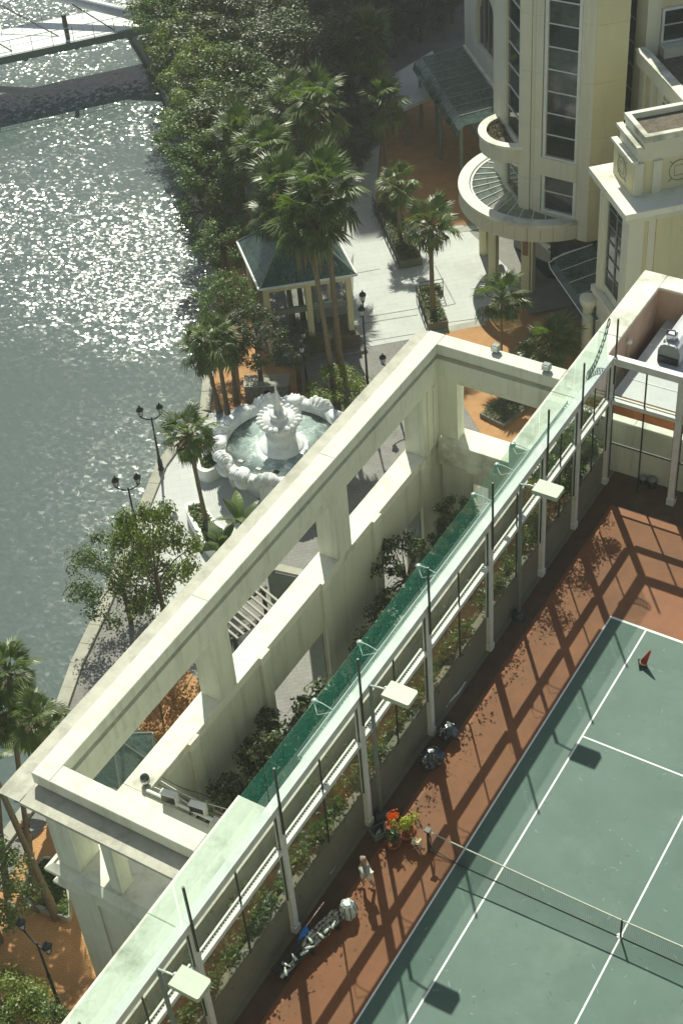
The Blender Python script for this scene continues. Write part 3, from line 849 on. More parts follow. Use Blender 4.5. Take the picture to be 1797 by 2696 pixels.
# far short arm
MB().cbox(-11.29, -5.86, 20.0, 20.74, 2.52, 3.0, 0.02).build('beam_slab', M['frame'], fr)
MB().box(-11.615, -5.86, 20.30, 20.6, 2.25, 2.515).build('beam_cove', M['frame'], fr)
MB().box(-11.325, -5.86, 20.03, 20.7, 1.42, 2.245).build('beam_fascia', M['frame'], fr)
MB().box(-11.49, -5.86, 20.34, 20.7, 0.95, 1.415).build('lintel', M['frame'], fr)
MB().box(-11.495, -10.6, 20.36, 20.95, -2.1, 0.945).build('pier', M['frame'], fr)
MB().cbox(-11.375, -5.86, 20.0, 21.25, -3.4, -2.105, 0.02).build('sill_beam', M['ledge'], fr)
MB().box(-11.45, -9.95, 20.42, 20.9, ZG, -3.405).box(-9.2, -5.86, 20.42, 20.9, ZG, -3.405).box(-9.95, -9.2, 20.42, 20.9, -4.35, -3.405).build('lower_wall', M['frame_wall'], fr)
for x in (-10.85, -10.45):
    MB().box(x, x + 0.06, 20.37, 20.418, ZG, -3.41).build('wall_rib', M['frame'], fr)
MB().box(-9.97, -9.93, 20.38, 20.418, ZG, -4.33).build('door_jamb', M['greysteel'], fr)
# piers of the river side
for a, b in ((-4.75, -3.72), (3.6, 4.6), (11.9, 12.9), (19.0, 20.5)):
    MB().box(-12.42, -11.5, a, b, -2.345, 0.845).build('pier', M['frame'], fr)
for y in (19.35, 19.85):
    MB().box(-11.495, -11.45, y, y + 0.10, -2.3, 0.84).build('pier_rib', M['frame'], fr)
# ledge with the little steps over each pilaster
pil = [(1.4, 1.95), (6.05, 6.62), (10.47, 11.08), (14.5, 15.08), (18.55, 19.1)]
MB().cbox(-12.5, -11.5, -1.1, 20.6, -2.75, -2.35, 0.015).build('ledge', M['ledge'], fr)
for a, b in pil:
    MB().box(-11.498, -11.38, a, b, -2.75, -2.36).build('ledge_step', M['ledge'], fr)
    MB().box(-11.548, -11.42, a + 0.02, b - 0.02, ZG, -2.755).build('pilaster', M['frame_wall'], fr)
def wall_piece(y0, y1, z0):
    MB().box(-12.4, -11.55, y0, y1, z0, -2.755).build('lower_wall', M['frame_wall'], fr)
wall_piece(-4.75, 6.645, ZG); wall_piece(6.65, 10.42, -5.05); wall_piece(10.425, 15.09, ZG); wall_piece(15.095, 18.6, -5.05); wall_piece(18.605, 20.9, ZG)
for y in (10.36, 18.55):
    MB().box(-12.3, -11.6, y, y + 0.055, ZG, -5.06).build('door_jamb', M['greysteel'], fr)
# near room under the corner, with moulded outside
MB().cbox(-12.5, -8.5, -4.86, -1.105, -2.9, -2.35, 0.015).build('room_roof', M['ledge'], fr)
MB().cbox(-8.495, -5.86, -4.86, -3.6, -2.9, -2.35, 0.015).build('room_roof', M['ledge'], fr)
MB().box(-11.49, -5.86, -4.72, -4.0, ZG, -2.905).build('lower_wall', M['frame_wall'], fr)
MB().add([(-12.85, -5.1, -2.55), (-5.86, -5.1, -2.55), (-5.86, -4.865, -2.36), (-12.6, -4.865, -2.36), (-12.85, -5.1, -2.68), (-5.86, -5.1, -2.68), (-5.86, -4.78, -2.9), (-12.6, -4.78, -2.9), (-12.85, -4.4, -2.55), (-12.6, -4.4, -2.36), (-12.85, -4.4, -2.68), (-12.6, -4.4, -2.9)],
         [(0, 1, 2, 3), (0, 4, 5, 1), (4, 7, 6, 5), (0, 3, 9, 8), (0, 8, 10, 4), (4, 10, 11, 7), (8, 9, 11, 10)]).build('upper_moulding', M['frame'], fr)
MB().add([(-12.72, -5.02, -3.3), (-5.86, -5.02, -3.3), (-5.86, -4.79, -3.12), (-12.5, -4.79, -3.12), (-12.72, -5.02, -3.42), (-5.86, -5.02, -3.42), (-5.86, -4.77, -3.62), (-12.5, -4.77, -3.62), (-12.72, -4.4, -3.3), (-12.5, -4.4, -3.12), (-12.72, -4.4, -3.42), (-12.5, -4.4, -3.62)],
         [(0, 1, 2, 3), (0, 4, 5, 1), (4, 7, 6, 5), (0, 3, 9, 8), (0, 8, 10, 4), (4, 10, 11, 7), (8, 9, 11, 10)]).build('lower_moulding', M['frame'], fr)
for x in (-12.38, -9.9, -8.6, -7.7, -7.0):
    MB().box(x, x + (1.25 if x == -12.38 else 0.85 if x < -9 else 0.5), -4.80, -4.752, ZG, -3.63).build('wall_panel', M['frame_wall'], fr)
MB().box(-10.2, -9.75, -4.75, -4.2, -2.345, 0.845).build('pier', M['frame'], fr)
MB().box(-9.745, -5.86, -4.60, -4.45, -0.05, 0.845).build('lintel', M['frame'], fr)
MB().box(-7.5, -6.6, -4.83, -4.1, -2.345, -1.9).build('roof_block', M['ledge'], fr)

# pipes, floodlights and the camera dome on the near corner of the courtyard
pr_ = thing('pipe_run', 'white pipe and thin cables crossing the near corner of the courtyard', 'pipe', (-9, -1.0, -2.2))
MB().tube([(-11.5, -1.02, -2.22), (-8.7, -1.0, -2.2), (-5.86, -0.95, -2.15)], 0.06, 8).build('pipe', M['line'], pr_, True)
MB().tube([(-8.9, -0.6, -2.3), (-7.4, -0.55, -2.3), (-5.86, -0.5, -2.3)], 0.045, 8).build('pipe', M['pink'], pr_, True)
for k in range(4):
    MB().tube([(-11.3 + i * 0.9, -0.85 + k * 0.16 + 0.08 * math.sin(i * 1.7 + k), -2.12 - 0.12 * math.sin(i * 0.5 + k)) for i in range(7)], 0.018, 5).build('cable', (M['white'], M['woodark'])[k % 2], pr_)
for k in range(6):
    MB().box(-8.7 + k * 0.08, -8.66 + k * 0.08, -1.25 + 0.03 * k, -0.9, -2.9 + 0.05 * k, -2.05).build('bracket', M['white'], pr_)
for (pp, lab) in (((-10.52, -1.00, -2.00), 'black box floodlight beside the cream wall at the near courtyard corner'), ((-9.38, -0.93, -2.00), 'black floodlight in a white bracket over the near courtyard corner')):
    t = thing('flood_lamp', lab, 'lamp', pp)
    MB().obox(pp, 8, -0.27, 0.27, -0.10, 0.10, pp[2] - 0.25, pp[2] + 0.16).build('housing', M['black'], t)
    MB().obox(pp, 8, -0.30, 0.30, -0.13, 0.13, pp[2] + 0.165, pp[2] + 0.20).obox(pp, 8, 0.275, 0.31, -0.12, 0.12, pp[2] - 0.3, pp[2] + 0.16).build('bracket', M['white'], t)
    MB().tube([(pp[0], pp[1], pp[2] - 0.26), (pp[0] - 0.1, pp[1] - 0.3, pp[2] - 0.4), (pp[0] - 0.1, -1.0, -2.22)], 0.025, 6).build('stay', M['white'], t)
cd = thing('camera_dome', 'shiny round camera dome on the near end of the cream ledge', 'camera', (-11.75, -0.75, -2.35))
MB().lathe([(0.09, 0), (0.09, 0.12), (0.17, 0.16), (0.17, 0.30)], (-11.75, -0.75, -2.35), 14).build('base', M['steel'], cd, True)
MB().ell((-11.75, -0.75, -1.98), (0.17, 0.17, 0.15), 14, 8).build('dome', M['window'], cd, True)
# lamps and wire on the far arm
for (pp, lab) in (((-8.9, 20.55, 3.0), 'small grey box lamp on top of the far arm of the frame'), ((-6.55, 20.3, 3.0), 'small dark bracket lamp on the far arm close to the fence')):
    t = thing('flood_lamp', lab, 'lamp', pp)
    MB().cbox(pp[0] - 0.16, pp[0] + 0.16, pp[1] - 0.13, pp[1] + 0.13, pp[2] + 0.08, pp[2] + 0.36, 0.03).build('housing', M['greysteel'], t)
    MB().box(pp[0] - 0.12, pp[0] + 0.12, pp[1] - 0.05, pp[1] + 0.05, pp[2], pp[2] + 0.078).build('foot', M['black'], t)
    MB().box(pp[0] - 0.13, pp[0] + 0.13, pp[1] - 0.15, pp[1] - 0.132, pp[2] + 0.11, pp[2] + 0.33).build('lens', M['line'], t)

# ================================================================== SETTING: plaza and river
quay = [(-75.23, 80.77), (-61.10, 61.93), (-54.95, 56.96), (-50.12, 52.13), (-44.45, 45.53), (-40.36, 41.21), (-36.84, 37.59), (-34.36, 34.30), (-32.25, 31.12), (-29.56, 27.01), (-27.94, 24.32), (-27.82, 22.12), (-27.46, 19.79), (-26.40, 16.96), (-25.23, 13.94), (-23.93, 10.39), (-22.86, 7.02), (-21.18, 3.08), (-19.75, 0.06), (-19.59, -1.74), (-19.38, -4.03), (-16.24, -9.05)]
qw = [(a, b) for a, b in quay]
land = qw + [(40, -40), (40, 120), (-60, 130)]
MB().prism(land, ZW - 1.5, ZG).build('plaza_ground', M['pav_grey'], kind='structure')
# coping stones along the river
qs = thing('quay_edge', 'weathered stone coping along the river edge of the promenade', 'quay', (qw[10][0], qw[10][1], ZG))
for i in range(4, len(qw) - 2):
    A = Vector((*qw[i], 0)); B = Vector((*qw[i + 1], 0))
    d = (B - A); L = d.length; d.normalize(); nrm = Vector((-d.y, d.x, 0))
    k = max(1, int(L / 1.1))
    for j in range(k):
        a = A + d * (L * j / k + 0.012); b = A + d * (L * (j + 1) / k - 0.012)
        q = [a - nrm * 0.06, b - nrm * 0.06, b + nrm * 0.5, a + nrm * 0.5]
        MB().prism([(v.x, v.y) for v in q], ZG - 0.3, ZG + 0.14 + rnd.uniform(0, 0.02)).build('coping_stone', M['quay'], qs)
river = MB().sheet([(-400, -200), (60, -200), (60, 400), (-400, 400)], ZW).build('river_water', river_mat(), kind='structure')

def zone(name, m, px, z, kind='structure'):
    return MB().sheet(px, ZG + z).build(name, m, kind=kind)
zone('plaza_paving', M['pav'], [(-28.93, 41.71), (-29.52, 45.91), (-24.07, 46.27), (-19.70, 43.34), (-16.30, 40.73), (-17.20, 38.30), (-21.10, 34.78), (-23.05, 32.96), (-24.16, 33.01), (-26.11, 36.92)], 0.012)
zone('plaza_paving', M['pav'], [(-34.31, 42.99), (-33.37, 52.63), (-29.50, 45.19), (-28.62, 41.40), (-27.09, 37.30)], 0.008)
zone('orange_paving', M['orange'], [(-29.50, 45.19), (-34.40, 54.94), (-33.17, 60.09), (-24.67, 53.35), (-23.82, 46.29), (-26.45, 44.70)], 0.016)
zone('orange_paving', M['orange'], [(-21.01, 34.75), (-18.48, 37.60), (-16.68, 40.55), (-12.78, 40.01), (-7.77, 28.78), (-11.55, 26.90), (-17.61, 32.40)], 0.016)
zone('orange_paving', M['orange'], [(-36.56, 38.18), (-35.45, 39.62), (-31.27, 35.32), (-29.00, 30.68), (-26.91, 30.52), (-25.42, 30.10), (-23.30, 27.47), (-27.47, 24.72), (-30.92, 29.76)], 0.016)
zone('promenade_paving', M['pav'], [(-27.74, 24.24), (-25.66, 25.61), (-19.90, 20.23), (-18.57, 14.23), (-20.89, 10.88), (-24.37, 12.94), (-27.35, 19.74), (-27.75, 22.08)], 0.012)
zone('orange_paving', M['orange'], [(-18.42, -0.91), (-18.36, 0.59), (-15.11, -0.15), (-11.23, -2.46), (-10.67, -6.00), (-14.53, -8.95), (-17.74, -5.25)], 0.016)
zone('orange_paving', M['orange'], [(-19.04, 5.84), (-18.78, 9.39), (-16.31, 8.46), (-16.40, 4.69)], 0.016)
zone('courtyard_floor', M['courtyard'], [(-11.55, -4), (-4.75, -4), (-4.75, 20.4), (-11.55, 20.4)], 0.006)
# narrow kerb bands in the pale paving
def band(a, b, wd, m, z=0.02, name='paving_band'):
    A = Vector((a[0], a[1], 0)); B = Vector((b[0], b[1], 0)); d = (B - A).normalized(); n_ = Vector((-d.y, d.x, 0)) * wd / 2
    MB().sheet([tuple((A - n_)[:2]), tuple((B - n_)[:2]), tuple((B + n_)[:2]), tuple((A + n_)[:2])], ZG + z).build(name, m, kind='structure')
for a, b in (((-24.39, 35.47), (-22.21, 37.44)), ((-24.27, 34.85), (-21.91, 36.89)), ((-23.22, 33.46), (-20.98, 35.43)), ((-20.46, 36.66), (-18.68, 38.07)), ((-23.84, 45.35), (-22.12, 46.70)), ((-27.19, 38.97), (-26.12, 39.99))):
    band(a, b, 0.05, M['pav_grey'])
band((-20.13, 36.03), (-18.27, 37.87), 0.55, M['quay'], 0.022)
band((-24.04, 45.49), (-22.31, 47.07), 0.5, M['quay'], 0.022)
band((-23.37, 41.62), (-20.54, 38.73), 0.05, M['pav_grey'], 0.022)
band((-20.54, 38.73), (-21.25, 37.90), 0.05, M['pav_grey'], 0.024)
# fluted strip in front of the fountain
fs = thing('grooved_paving', 'pale grooved paving strip between the two white planters', 'paving', (*(-22.97, 19.15), ZG))
g0, g1, g2, g3 = Vector((*(-24.21, 19.31), 0)), Vector((*(-23.12, 20.56), 0)), Vector((*(-21.74, 18.99), 0)), Vector((*(-22.61, 17.64), 0))
for k in range(16):
    t0, t1 = k / 16 + 0.006, (k + 1) / 16 - 0.012
    q = [g0.lerp(g1, t0), g0.lerp(g1, t1), g3.lerp(g2, t1), g3.lerp(g2, t0)]
    MB().prism([(v.x, v.y) for v in q], ZG + 0.01, ZG + 0.06).build('paving_bar', M['pav'], fs)

# ================================================================== fountain
FC = Vector((-21.45, 22.35, ZG))
fo = thing('fountain', 'white ornate stone fountain with scalloped basin, raised bowl and statue', 'fountain', FC)
def scal(n, amp):
    return lambda a, i: 1 + amp * (abs(math.sin(a * n / 2)) - 0.5)
MB().lathe([(2.35, 0), (2.35, 0.5), (2.5, 0.9), (2.95, 1.55), (3.25, 1.85), (3.3, 2.0), (3.15, 2.06), (2.80, 2.0), (2.78, 1.45), (2.7, 1.4)], FC, 96, lambda a, i: 1 + (0.018 * abs(math.sin(a * 14)) if 2 < i < 6 else 0)).build('basin', M['marble'], fo, True)
mb = MB()
rg = random.Random(5)
for k in range(14):
    a = 2 * math.pi * (k + 0.3) / 14
    big = 1.0 if k % 2 else 0.8
    ca, sa = math.cos(a), math.sin(a)
    s = MB()
    # shell: a ribbed fan leaning outwards over the rim
    for j in range(9):
        b = (j - 4) * 0.24
        c = (FC.x + ca * 3.12 - sa * math.sin(b) * 0.62 * big, FC.y + sa * 3.12 + ca * math.sin(b) * 0.62 * big, FC.z + 1.62 + 0.5 * math.cos(b) * big)
        s.ell(c, (0.36 * rg.uniform(.8, 1.2), 0.15, 0.36 * big * rg.uniform(.8, 1.15)), 8, 6, a + b * 0.6, 0.06, rg)
    s.ell((FC.x + ca * 3.2, FC.y + sa * 3.2, FC.z + 1.55), (0.30, 0.52 * big, 0.34), 10, 7, a)
    s.ell((FC.x + ca * 2.98, FC.y + sa * 2.98, FC.z + 2.12), (0.30, 0.48 * big, 0.16), 10, 6, a)
    s.build('shell_ornament', M['marble'], fo, True)
for k in range(7):
    a = 2 * math.pi * (k + 0.5) / 7
    MB().box(-0.22, 0.22, -0.22, 0.22, 0, 1.2)
    MB().obox((FC.x + math.cos(a) * 2.55, FC.y + math.sin(a) * 2.55), math.degrees(a), -0.2, 0.28, -0.22, 0.22, ZG, ZG + 1.25).build('plinth_block', M['marble'], fo)
MB().lathe([(1.08, 1.45), (1.10, 1.62), (1.04, 1.74), (0.90, 1.78), (0.86, 1.84), (0.74, 1.88), (0.70, 2.35), (0.76, 2.42), (0.60, 2.48), (0.46, 2.56), (0.42, 2.72), (0.55, 2.86), (0.80, 3.05), (0.93, 3.28), (0.95, 3.36)], FC, 48).build('pedestal', M['marble'], fo, True)
s = MB()
for k in range(22):
    a = 2 * math.pi * k / 22
    kz = rg.uniform(0.8, 1.35)
    s.ell((FC.x + math.cos(a) * 0.98, FC.y + math.sin(a) * 0.98, FC.z + 3.36), (0.16 * kz, 0.11 * kz, 0.10), 8, 6, a + rg.uniform(-.5, .5), 0.12, rg)
    s.ell((FC.x + math.cos(a) * 0.88, FC.y + math.sin(a) * 0.88, FC.z + 3.16), (0.15, 0.12, 0.2), 8, 6, a)
s.build('bowl_rim', M['marble'], fo, True)
MB().lathe([(0.40, 3.2), (0.42, 3.5), (0.46, 3.62), (0.38, 3.67), (0.16, 3.7), (0.12, 4.1), (0.16, 4.35), (0.09, 4.6), (0.12, 4.8), (0.05, 5.05), (0.06, 5.2), (0.015, 5.4)], FC, 20).build('finial', M['marble'], fo, True)
s = MB()
s.tube([FC + Vector((0.2, 0, 3.68)), FC + Vector((0.22, 0.02, 3.9)), FC + Vector((0.10, 0.0, 4.2)), FC + Vector((0.0, -0.05, 4.5))], [0.10, 0.085, 0.06, 0.03], 8)
s.tube([FC + Vector((-0.2, 0.05, 3.68)), FC + Vector((-0.2, 0.0, 3.95)), FC + Vector((-0.05, 0.02, 4.3))], [0.09, 0.07, 0.04], 8)
s.build('figure', M['marble'], fo, True)
pwm = mat('foaming_pool_water', (0.30, 0.38, 0.355), 0.25, 0.5, 1.1, 0.8, 9, (0.72, 0.80, 0.77), 1.6, 1.4, spec=0.5)
MB().lathe([(2.79, 1.62), (1.1, 1.63), (0.05, 1.64)], FC, 48).build('pool_water', pwm, fo, True)
MB().lathe([(0.92, 3.29), (0.38, 3.3)], FC, 32).build('bowl_water', pwm, fo, True)
for (x, y) in ((-20.6, 20.5), (-21.5, 20.3), (-22.6, 20.4)):
    MB().box(x - 0.13, x + 0.13, y - 0.09, y + 0.09, ZG + 1.625, ZG + 1.68).build('pool_lamp', M['black'], fo)

# ================================================================== white walled planters
def loop_wall(name, label, pts, h, th, m, inner, gm, seed, nleaf):
    t = thing(name, label, 'planter', (*pts[0], ZG))
    P = [Vector((p[0], p[1], 0)) for p in pts]
    # closed smooth outline
    Q = []
    n = len(P)
    for i in range(n):
        for k in range(5):
            u = k / 5
            a, b, c, d = P[(i - 1) % n], P[i], P[(i + 1) % n], P[(i + 2) % n]
            Q.append(0.5 * ((2 * b) + (c - a) * u + (2 * a - 5 * b + 4 * c - d) * u * u + (3 * b - a - 3 * c + d) * u ** 3))
    cen = sum(Q, Vector()) / len(Q)
    I = [q + (cen - q).normalized() * th for q in Q]
    N = len(Q)
    vs = [(q.x, q.y, ZG) for q in Q] + [(q.x, q.y, ZG + h) for q in Q] + [(q.x, q.y, ZG + h) for q in I] + [(q.x, q.y, ZG + h - 0.4) for q in I]
    fs = []
    for i in range(N):
        j = (i + 1) % N
        for r in range(3):
            fs.append((r * N + i, r * N + j, (r + 1) * N + j, (r + 1) * N + i))
    MB().add(vs, fs).build('wall', m, t)
    MB().sheet([(q.x, q.y) for q in I], ZG + h - 0.15).build('soil', M['curb'], t)
    rg = random.Random(seed)
    mb = MB()
    for _ in range(nleaf):
        q = I[rg.randrange(N)]
        p = cen.lerp(q, math.sqrt(rg.random()))
        leaf_card(mb, Vector((p.x, p.y, ZG + h - 0.12 + rg.random() * 0.22)), Vector((rg.gauss(0, .6), rg.gauss(0, .6), 1)), 0.14, rg)
    mb.build('ground_cover', gm, t, kind='stuff')
    return t
loop_wall('planter', 'white walled planter curving against the fountain, filled with green ground cover', [(-25.15, 21.89), (-25.35, 20.35), (-24.81, 19.78), (-24.27, 19.92), (-23.98, 21.16), (-24.31, 22.17)], 0.75, 0.26, M['line'], None, M['grass'], 21, 900)
loop_wall('planter', 'white walled planter at the foot of the leaning palm, partly behind the frame', [(-23.87, 17.26), (-23.72, 17.69), (-23.39, 17.86), (-22.07, 17.17), (-19.83, 16.11), (-20.04, 15.15), (-21.47, 15.50), (-22.79, 16.36)], 0.75, 0.26, M['line'], None, M['grass'], 22, 1300)
# planting bed at lower left
loop_wall('planter', 'low planter with clipped green cover beside the orange paving at the lower left', [(-17.24, -2.88), (-17.31, -1.73), (-16.22, -1.74), (-14.74, -3.25), (-15.25, -3.53), (-16.78, -3.60)], 0.35, 0.14, M['quay'], None, M['grass'], 23, 1600)

# ================================================================== lamps
def lantern(mb_f, mb_g, c):
    mb_g.lathe([(0.09, 0.02), (0.155, 0.34)], c, 6)
    mb_f.lathe([(0.05, -0.1), (0.11, 0.0), (0.11, 0.02)], c, 6)
    mb_f.lathe([(0.20, 0.34), (0.16, 0.42), (0.05, 0.52), (0.03, 0.62), (0.0, 0.64)], c, 6)
    for k in range(6):
        a = math.pi / 3 * k
        mb_f.tube([(c[0] + 0.093 * math.cos(a), c[1] + 0.093 * math.sin(a), c[2] + 0.02), (c[0] + 0.16 * math.cos(a), c[1] + 0.16 * math.sin(a), c[2] + 0.35)], 0.014, 4)
lampglass = mat('frosted_lantern_glass', (0.45, 0.47, 0.44), 0.3, 0.1, 3)
def street_lamp(b, h, ang, label, arm=0.62):
    t = thing('street_lamp', label, 'street lamp', b, 'black lantern street lamps')
    MB().lathe([(0.20, 0), (0.20, 0.12), (0.13, 0.2), (0.12, 0.7), (0.07, 0.85), (0.055, h * 0.6), (0.07, h * 0.62), (0.045, h * 0.65), (0.04, h)], b, 10).build('post', M['black'], t, True)
    c, s_ = math.cos(math.radians(ang)), math.sin(math.radians(ang))
    mb = MB()
    pts = []
    for k in range(9):
        u = (k / 8 - 0.5) * 2
        pts.append((b[0] + c * arm * u, b[1] + s_ * arm * u, b[2] + h - 0.12 + 0.22 * u * u))
    mb.tube(pts, 0.035, 6).build('arm', M['black'], t, True)
    for sg in (-1, 1):
        f, g = MB(), MB()
        lantern(f, g, (b[0] + sg * c * arm, b[1] + sg * s_ * arm, b[2] + h + 0.2))
        hd = f.build('lantern', M['black'], t)
        g.build('lantern_glass', lampglass, hd)
street_lamp((-27.02, 19.51, -9.50), 3.45, 40, 'black two lantern lamp at the river edge beside the leaning fan palm', 0.48)
street_lamp((-24.65, 14.53, -9.50), 3.75, 40, 'black two lantern lamp at the river edge rising out of the airy tree', 0.5)
street_lamp((-23.44, 27.76, -9.50), 3.3, 118, 'black lantern lamp seen end on behind the fountain, left of the round shrub')
street_lamp((-20.16, 28.47, -9.50), 6.1, 118, 'tall black lantern lamp seen end on beside the glass pavilion')
street_lamp((-18.87, 29.11, -9.50), 2.9, 50, 'black lantern lamp whose tops just show over the long beam')
street_lamp((-12.18, -6.82, -9.50), 5.3, -12, 'black two lantern lamp standing on orange paving at the lower left', 0.7)

# ================================================================== glass pavilion
def dirv(a): return Vector((math.cos(math.radians(a)), math.sin(math.radians(a)), 0))
gF = Vector((-27.2, 29.95, 0)); e1 = dirv(41); e2 = dirv(137)
ga = thing('glass_pavilion', 'square pavilion with teal glass hipped roof and cream posts behind the palms', 'pavilion', (-26.9, 33.6, ZG))
S1, S2, ZE, ZA = 4.7, 4.5, -4.9, -2.2
def gp(u, v, z): q = gF + e1 * u + e2 * v; return Vector((q.x, q.y, z))
ap = gp(S1 / 2, S2 / 2, ZA)
cs = [gp(-0.25, -0.25, ZE), gp(S1 + 0.25, -0.25, ZE), gp(S1 + 0.25, S2 + 0.25, ZE), gp(-0.25, S2 + 0.25, ZE)]
for i in range(4):
    a, b = cs[i], cs[(i + 1) % 4]
    K = 3
    for k in range(K):
        a0, b0 = a.lerp(b, k / K), a.lerp(b, (k + 1) / K)
        vs = [a0, b0, ap]; nn = (b0 - a0).cross(ap - a0).normalized() * 0.02
        MB().add([*vs, *[v - nn for v in vs]], [(0, 1, 2), (5, 4, 3), (0, 3, 4, 1), (1, 4, 5, 2), (2, 5, 3, 0)]).build('roof_pane', M['roof_glass'], ga)
    MB().tube([a, ap + Vector((0, 0, 0.02))], 0.06, 6).build('hip_bar', M['greysteel'], ga)
    MB().tube([a, b], 0.07, 6).build('gutter', M['white'], ga)
def gbox(u0, u1, v0, v1, z0, z1, name, m):
    vs = [gp(u0, v0, z0), gp(u1, v0, z0), gp(u1, v1, z0), gp(u0, v1, z0), gp(u0, v0, z1), gp(u1, v0, z1), gp(u1, v1, z1), gp(u0, v1, z1)]
    return MB().add(vs, [(3, 2, 1, 0), (4, 5, 6, 7), (0, 1, 5, 4), (1, 2, 6, 5), (2, 3, 7, 6), (3, 0, 4, 7)]).build(name, m, ga)
for (u, v) in ((0, 0), (S1 - 0.3, 0), (S1 - 0.3, S2 - 0.3), (0, S2 - 0.3), (S1 * 0.5 - 0.12, 0)):
    gbox(u, u + 0.3, v, v + 0.3, ZG, ZE - 0.45, 'post', M['tower_yellow'])
for (u0, u1, v0, v1) in ((0, S1, 0.02, 0.28), (0, S1, S2 - 0.28, S2 - 0.02), (0.02, 0.28, 0.281, S2 - 0.281), (S1 - 0.28, S1 - 0.02, 0.281, S2 - 0.281)):
    gbox(u0, u1, v0, v1, ZE - 0.445, ZE - 0.05, 'beam', M['tower_yellow'])
gbox(0.31, S1 * 0.5 - 0.13, 0.1, 0.12, ZG + 0.5, ZE - 0.46, 'glass_wall', M['clear_glass'])
gbox(0.1, 0.12, 0.31, S2 - 0.31, ZG + 0.5, ZE - 0.46, 'glass_wall', M['clear_glass'])
gbox(0.31, S1 - 0.31, 0.05, 0.2, ZG + 2.6, ZG + 2.95, 'transom', M['greysteel'])
gbox(2.2, S1 + 0.1, -0.5, 1.6, ZG, ZG + 0.95, 'stone_counter', M['gravel'])
gbox(0.0, S1 + 0.4, -0.9, S2, ZG + 0.02, ZG + 0.14, 'floor_slab', M['pav_grey'])
gbox(2.9, 3.15, 1.2, 3.2, ZG + 0.14, ZG + 3.4, 'stair_panel', M['greysteel'])

# stone plinth beside the fountain trees
pb = thing('stone_plinth', 'low plinth faced in dark speckled pebble behind the fountain', 'plinth', (-25.43, 26.72, -9.50))
pc = (-26.23, 26.04, -9.50)
MB().obox(pc, 30, 0, 2.3, 0, 0.9, ZG, ZG + 1.0).build('body', M['stone'], pb)
MB().obox(pc, 30, -0.05, 2.35, -0.05, 0.95, ZG + 1.0, ZG + 1.08).build('cap', M['quay'], pb)
MB().obox(pc, 30, 1.0, 1.3, -0.02, 0.1, ZG + 0.4, ZG + 0.75).build('spout', M['black'], pb)

# railing planter by the drive
def rail_planter(a, b, wd, label, h=0.5, rails=True):
    A = Vector((a[0], a[1], ZG)); B = Vector((b[0], b[1], ZG)); d = (B - A); L = d.length; d.normalize(); ang = math.degrees(math.atan2(d.y, d.x))
    t = thing('planter', label, 'planter', tuple(A))
    MB().obox(A, ang, 0, L, 0, wd, ZG, ZG + h).build('box', M['curb'], t)
    MB().obox(A, ang, 0.12, L - 0.12, 0.12, wd - 0.12, ZG + h, ZG + h + 0.03).build('soil', M['gravel'], t)
    mb = MB()
    rg = random.Random(int(L * 100))
    n = Vector((-d.y, d.x, 0))
    for _ in range(int(260 * L)):
        p = A + d * rg.uniform(0.1, L - 0.1) + n * rg.uniform(0.1, wd - 0.1)
        leaf_card(mb, p + Vector((0, 0, h + rg.random() * 0.3)), Vector((rg.gauss(0, .7), rg.gauss(0, .7), 1)), 0.13, rg)
    mb.build('ground_cover', M['grass'], t, kind='stuff')
    if rails:
        mb = MB()
        for z in (0.55, 0.85, 1.1):
            mb.tube([A - n * 0.08 + Vector((0, 0, z)), B - n * 0.08 + Vector((0, 0, z))], 0.022, 5)
        mb.build('rail', M['black'], t)
        k = max(2, int(L / 0.7))
        for i in range(k + 1):
            p = A - n * 0.08 + d * L * i / k
            MB().tube([p, p + Vector((0, 0, 1.15))], 0.025, 5).build('baluster', M['black'], t)
rail_planter((-29.61, 45.38), (-25.02, 40.50), 1.3, 'long dark planter with iron railing beside the pale drive, holding two palms')
rail_planter((-22.51, 38.00), (-20.63, 35.79), 1.1, 'short planter with iron railing at the foot of the lone palm')
rail_planter((-22.60, 38.37), (-21.61, 39.25), 0.5, 'narrow planter box with thin rails across the foot of the lone palm', 0.3)
rail_planter((-14.72, 30.34), (-13.19, 30.00), 2.2, 'square planting bed with leafy cover seen through the far opening of the frame', 0.25, False)

# ================================================================== roof pit beyond the court: wall, metal deck, duct
MB().sheet([(-4.79, 19.5), (3, 19.5), (3, 27.5), (-4.79, 27.5)], -0.2).build('pit_floor', M['rust'], kind='structure')
cw = thing('low_wall', 'cream low wall behind the return fence with a bright top edge', 'wall', (-1, 19.35, 0))
for a, b in ((-4.6, -2.35), (-2.34, -0.1), (-0.09, 2.9)):
    MB().box(a, b, 19.2, 19.5, -0.1, 2.45).build('wall_panel', M['frame_wall'], cw)
    MB().cbox(a, b, 19.16, 19.54, 2.455, 2.56, 0.02).build('coping', M['ledge'], cw)
rd = thing('metal_roof', 'pale grey sheet metal roof with bright seams and an orange front edge', 'roof', (-1, 24.5, 1.5))
y = 21.9
k = 0
while y < 27.3:
    MB().box(-4.35, 3, y, y + 1.18, 1.38, 1.5).build('roof_sheet', M['roofmetal'], rd)
    mb = MB(); xx = -4.35
    rg = random.Random(k)
    while xx < 3:
        mb.box(xx, xx + 0.33, y + 1.185 + rg.uniform(-.01, .01), y + 1.235, 1.40, 1.52); xx += 0.34
    mb.build('seam', M['seam'], rd)
    y += 1.24; k += 1
for a, b in ((-4.35, -2.0), (-1.99, 0.4), (0.41, 3)):
    MB().box(a, b, 21.80, 21.895, 0.7, 1.47).build('front_fascia', M['rust'], rd)
MB().box(-4.3, 3, 21.92, 27.4, -0.19, 1.375).build('support_wall', M['rust'], rd)
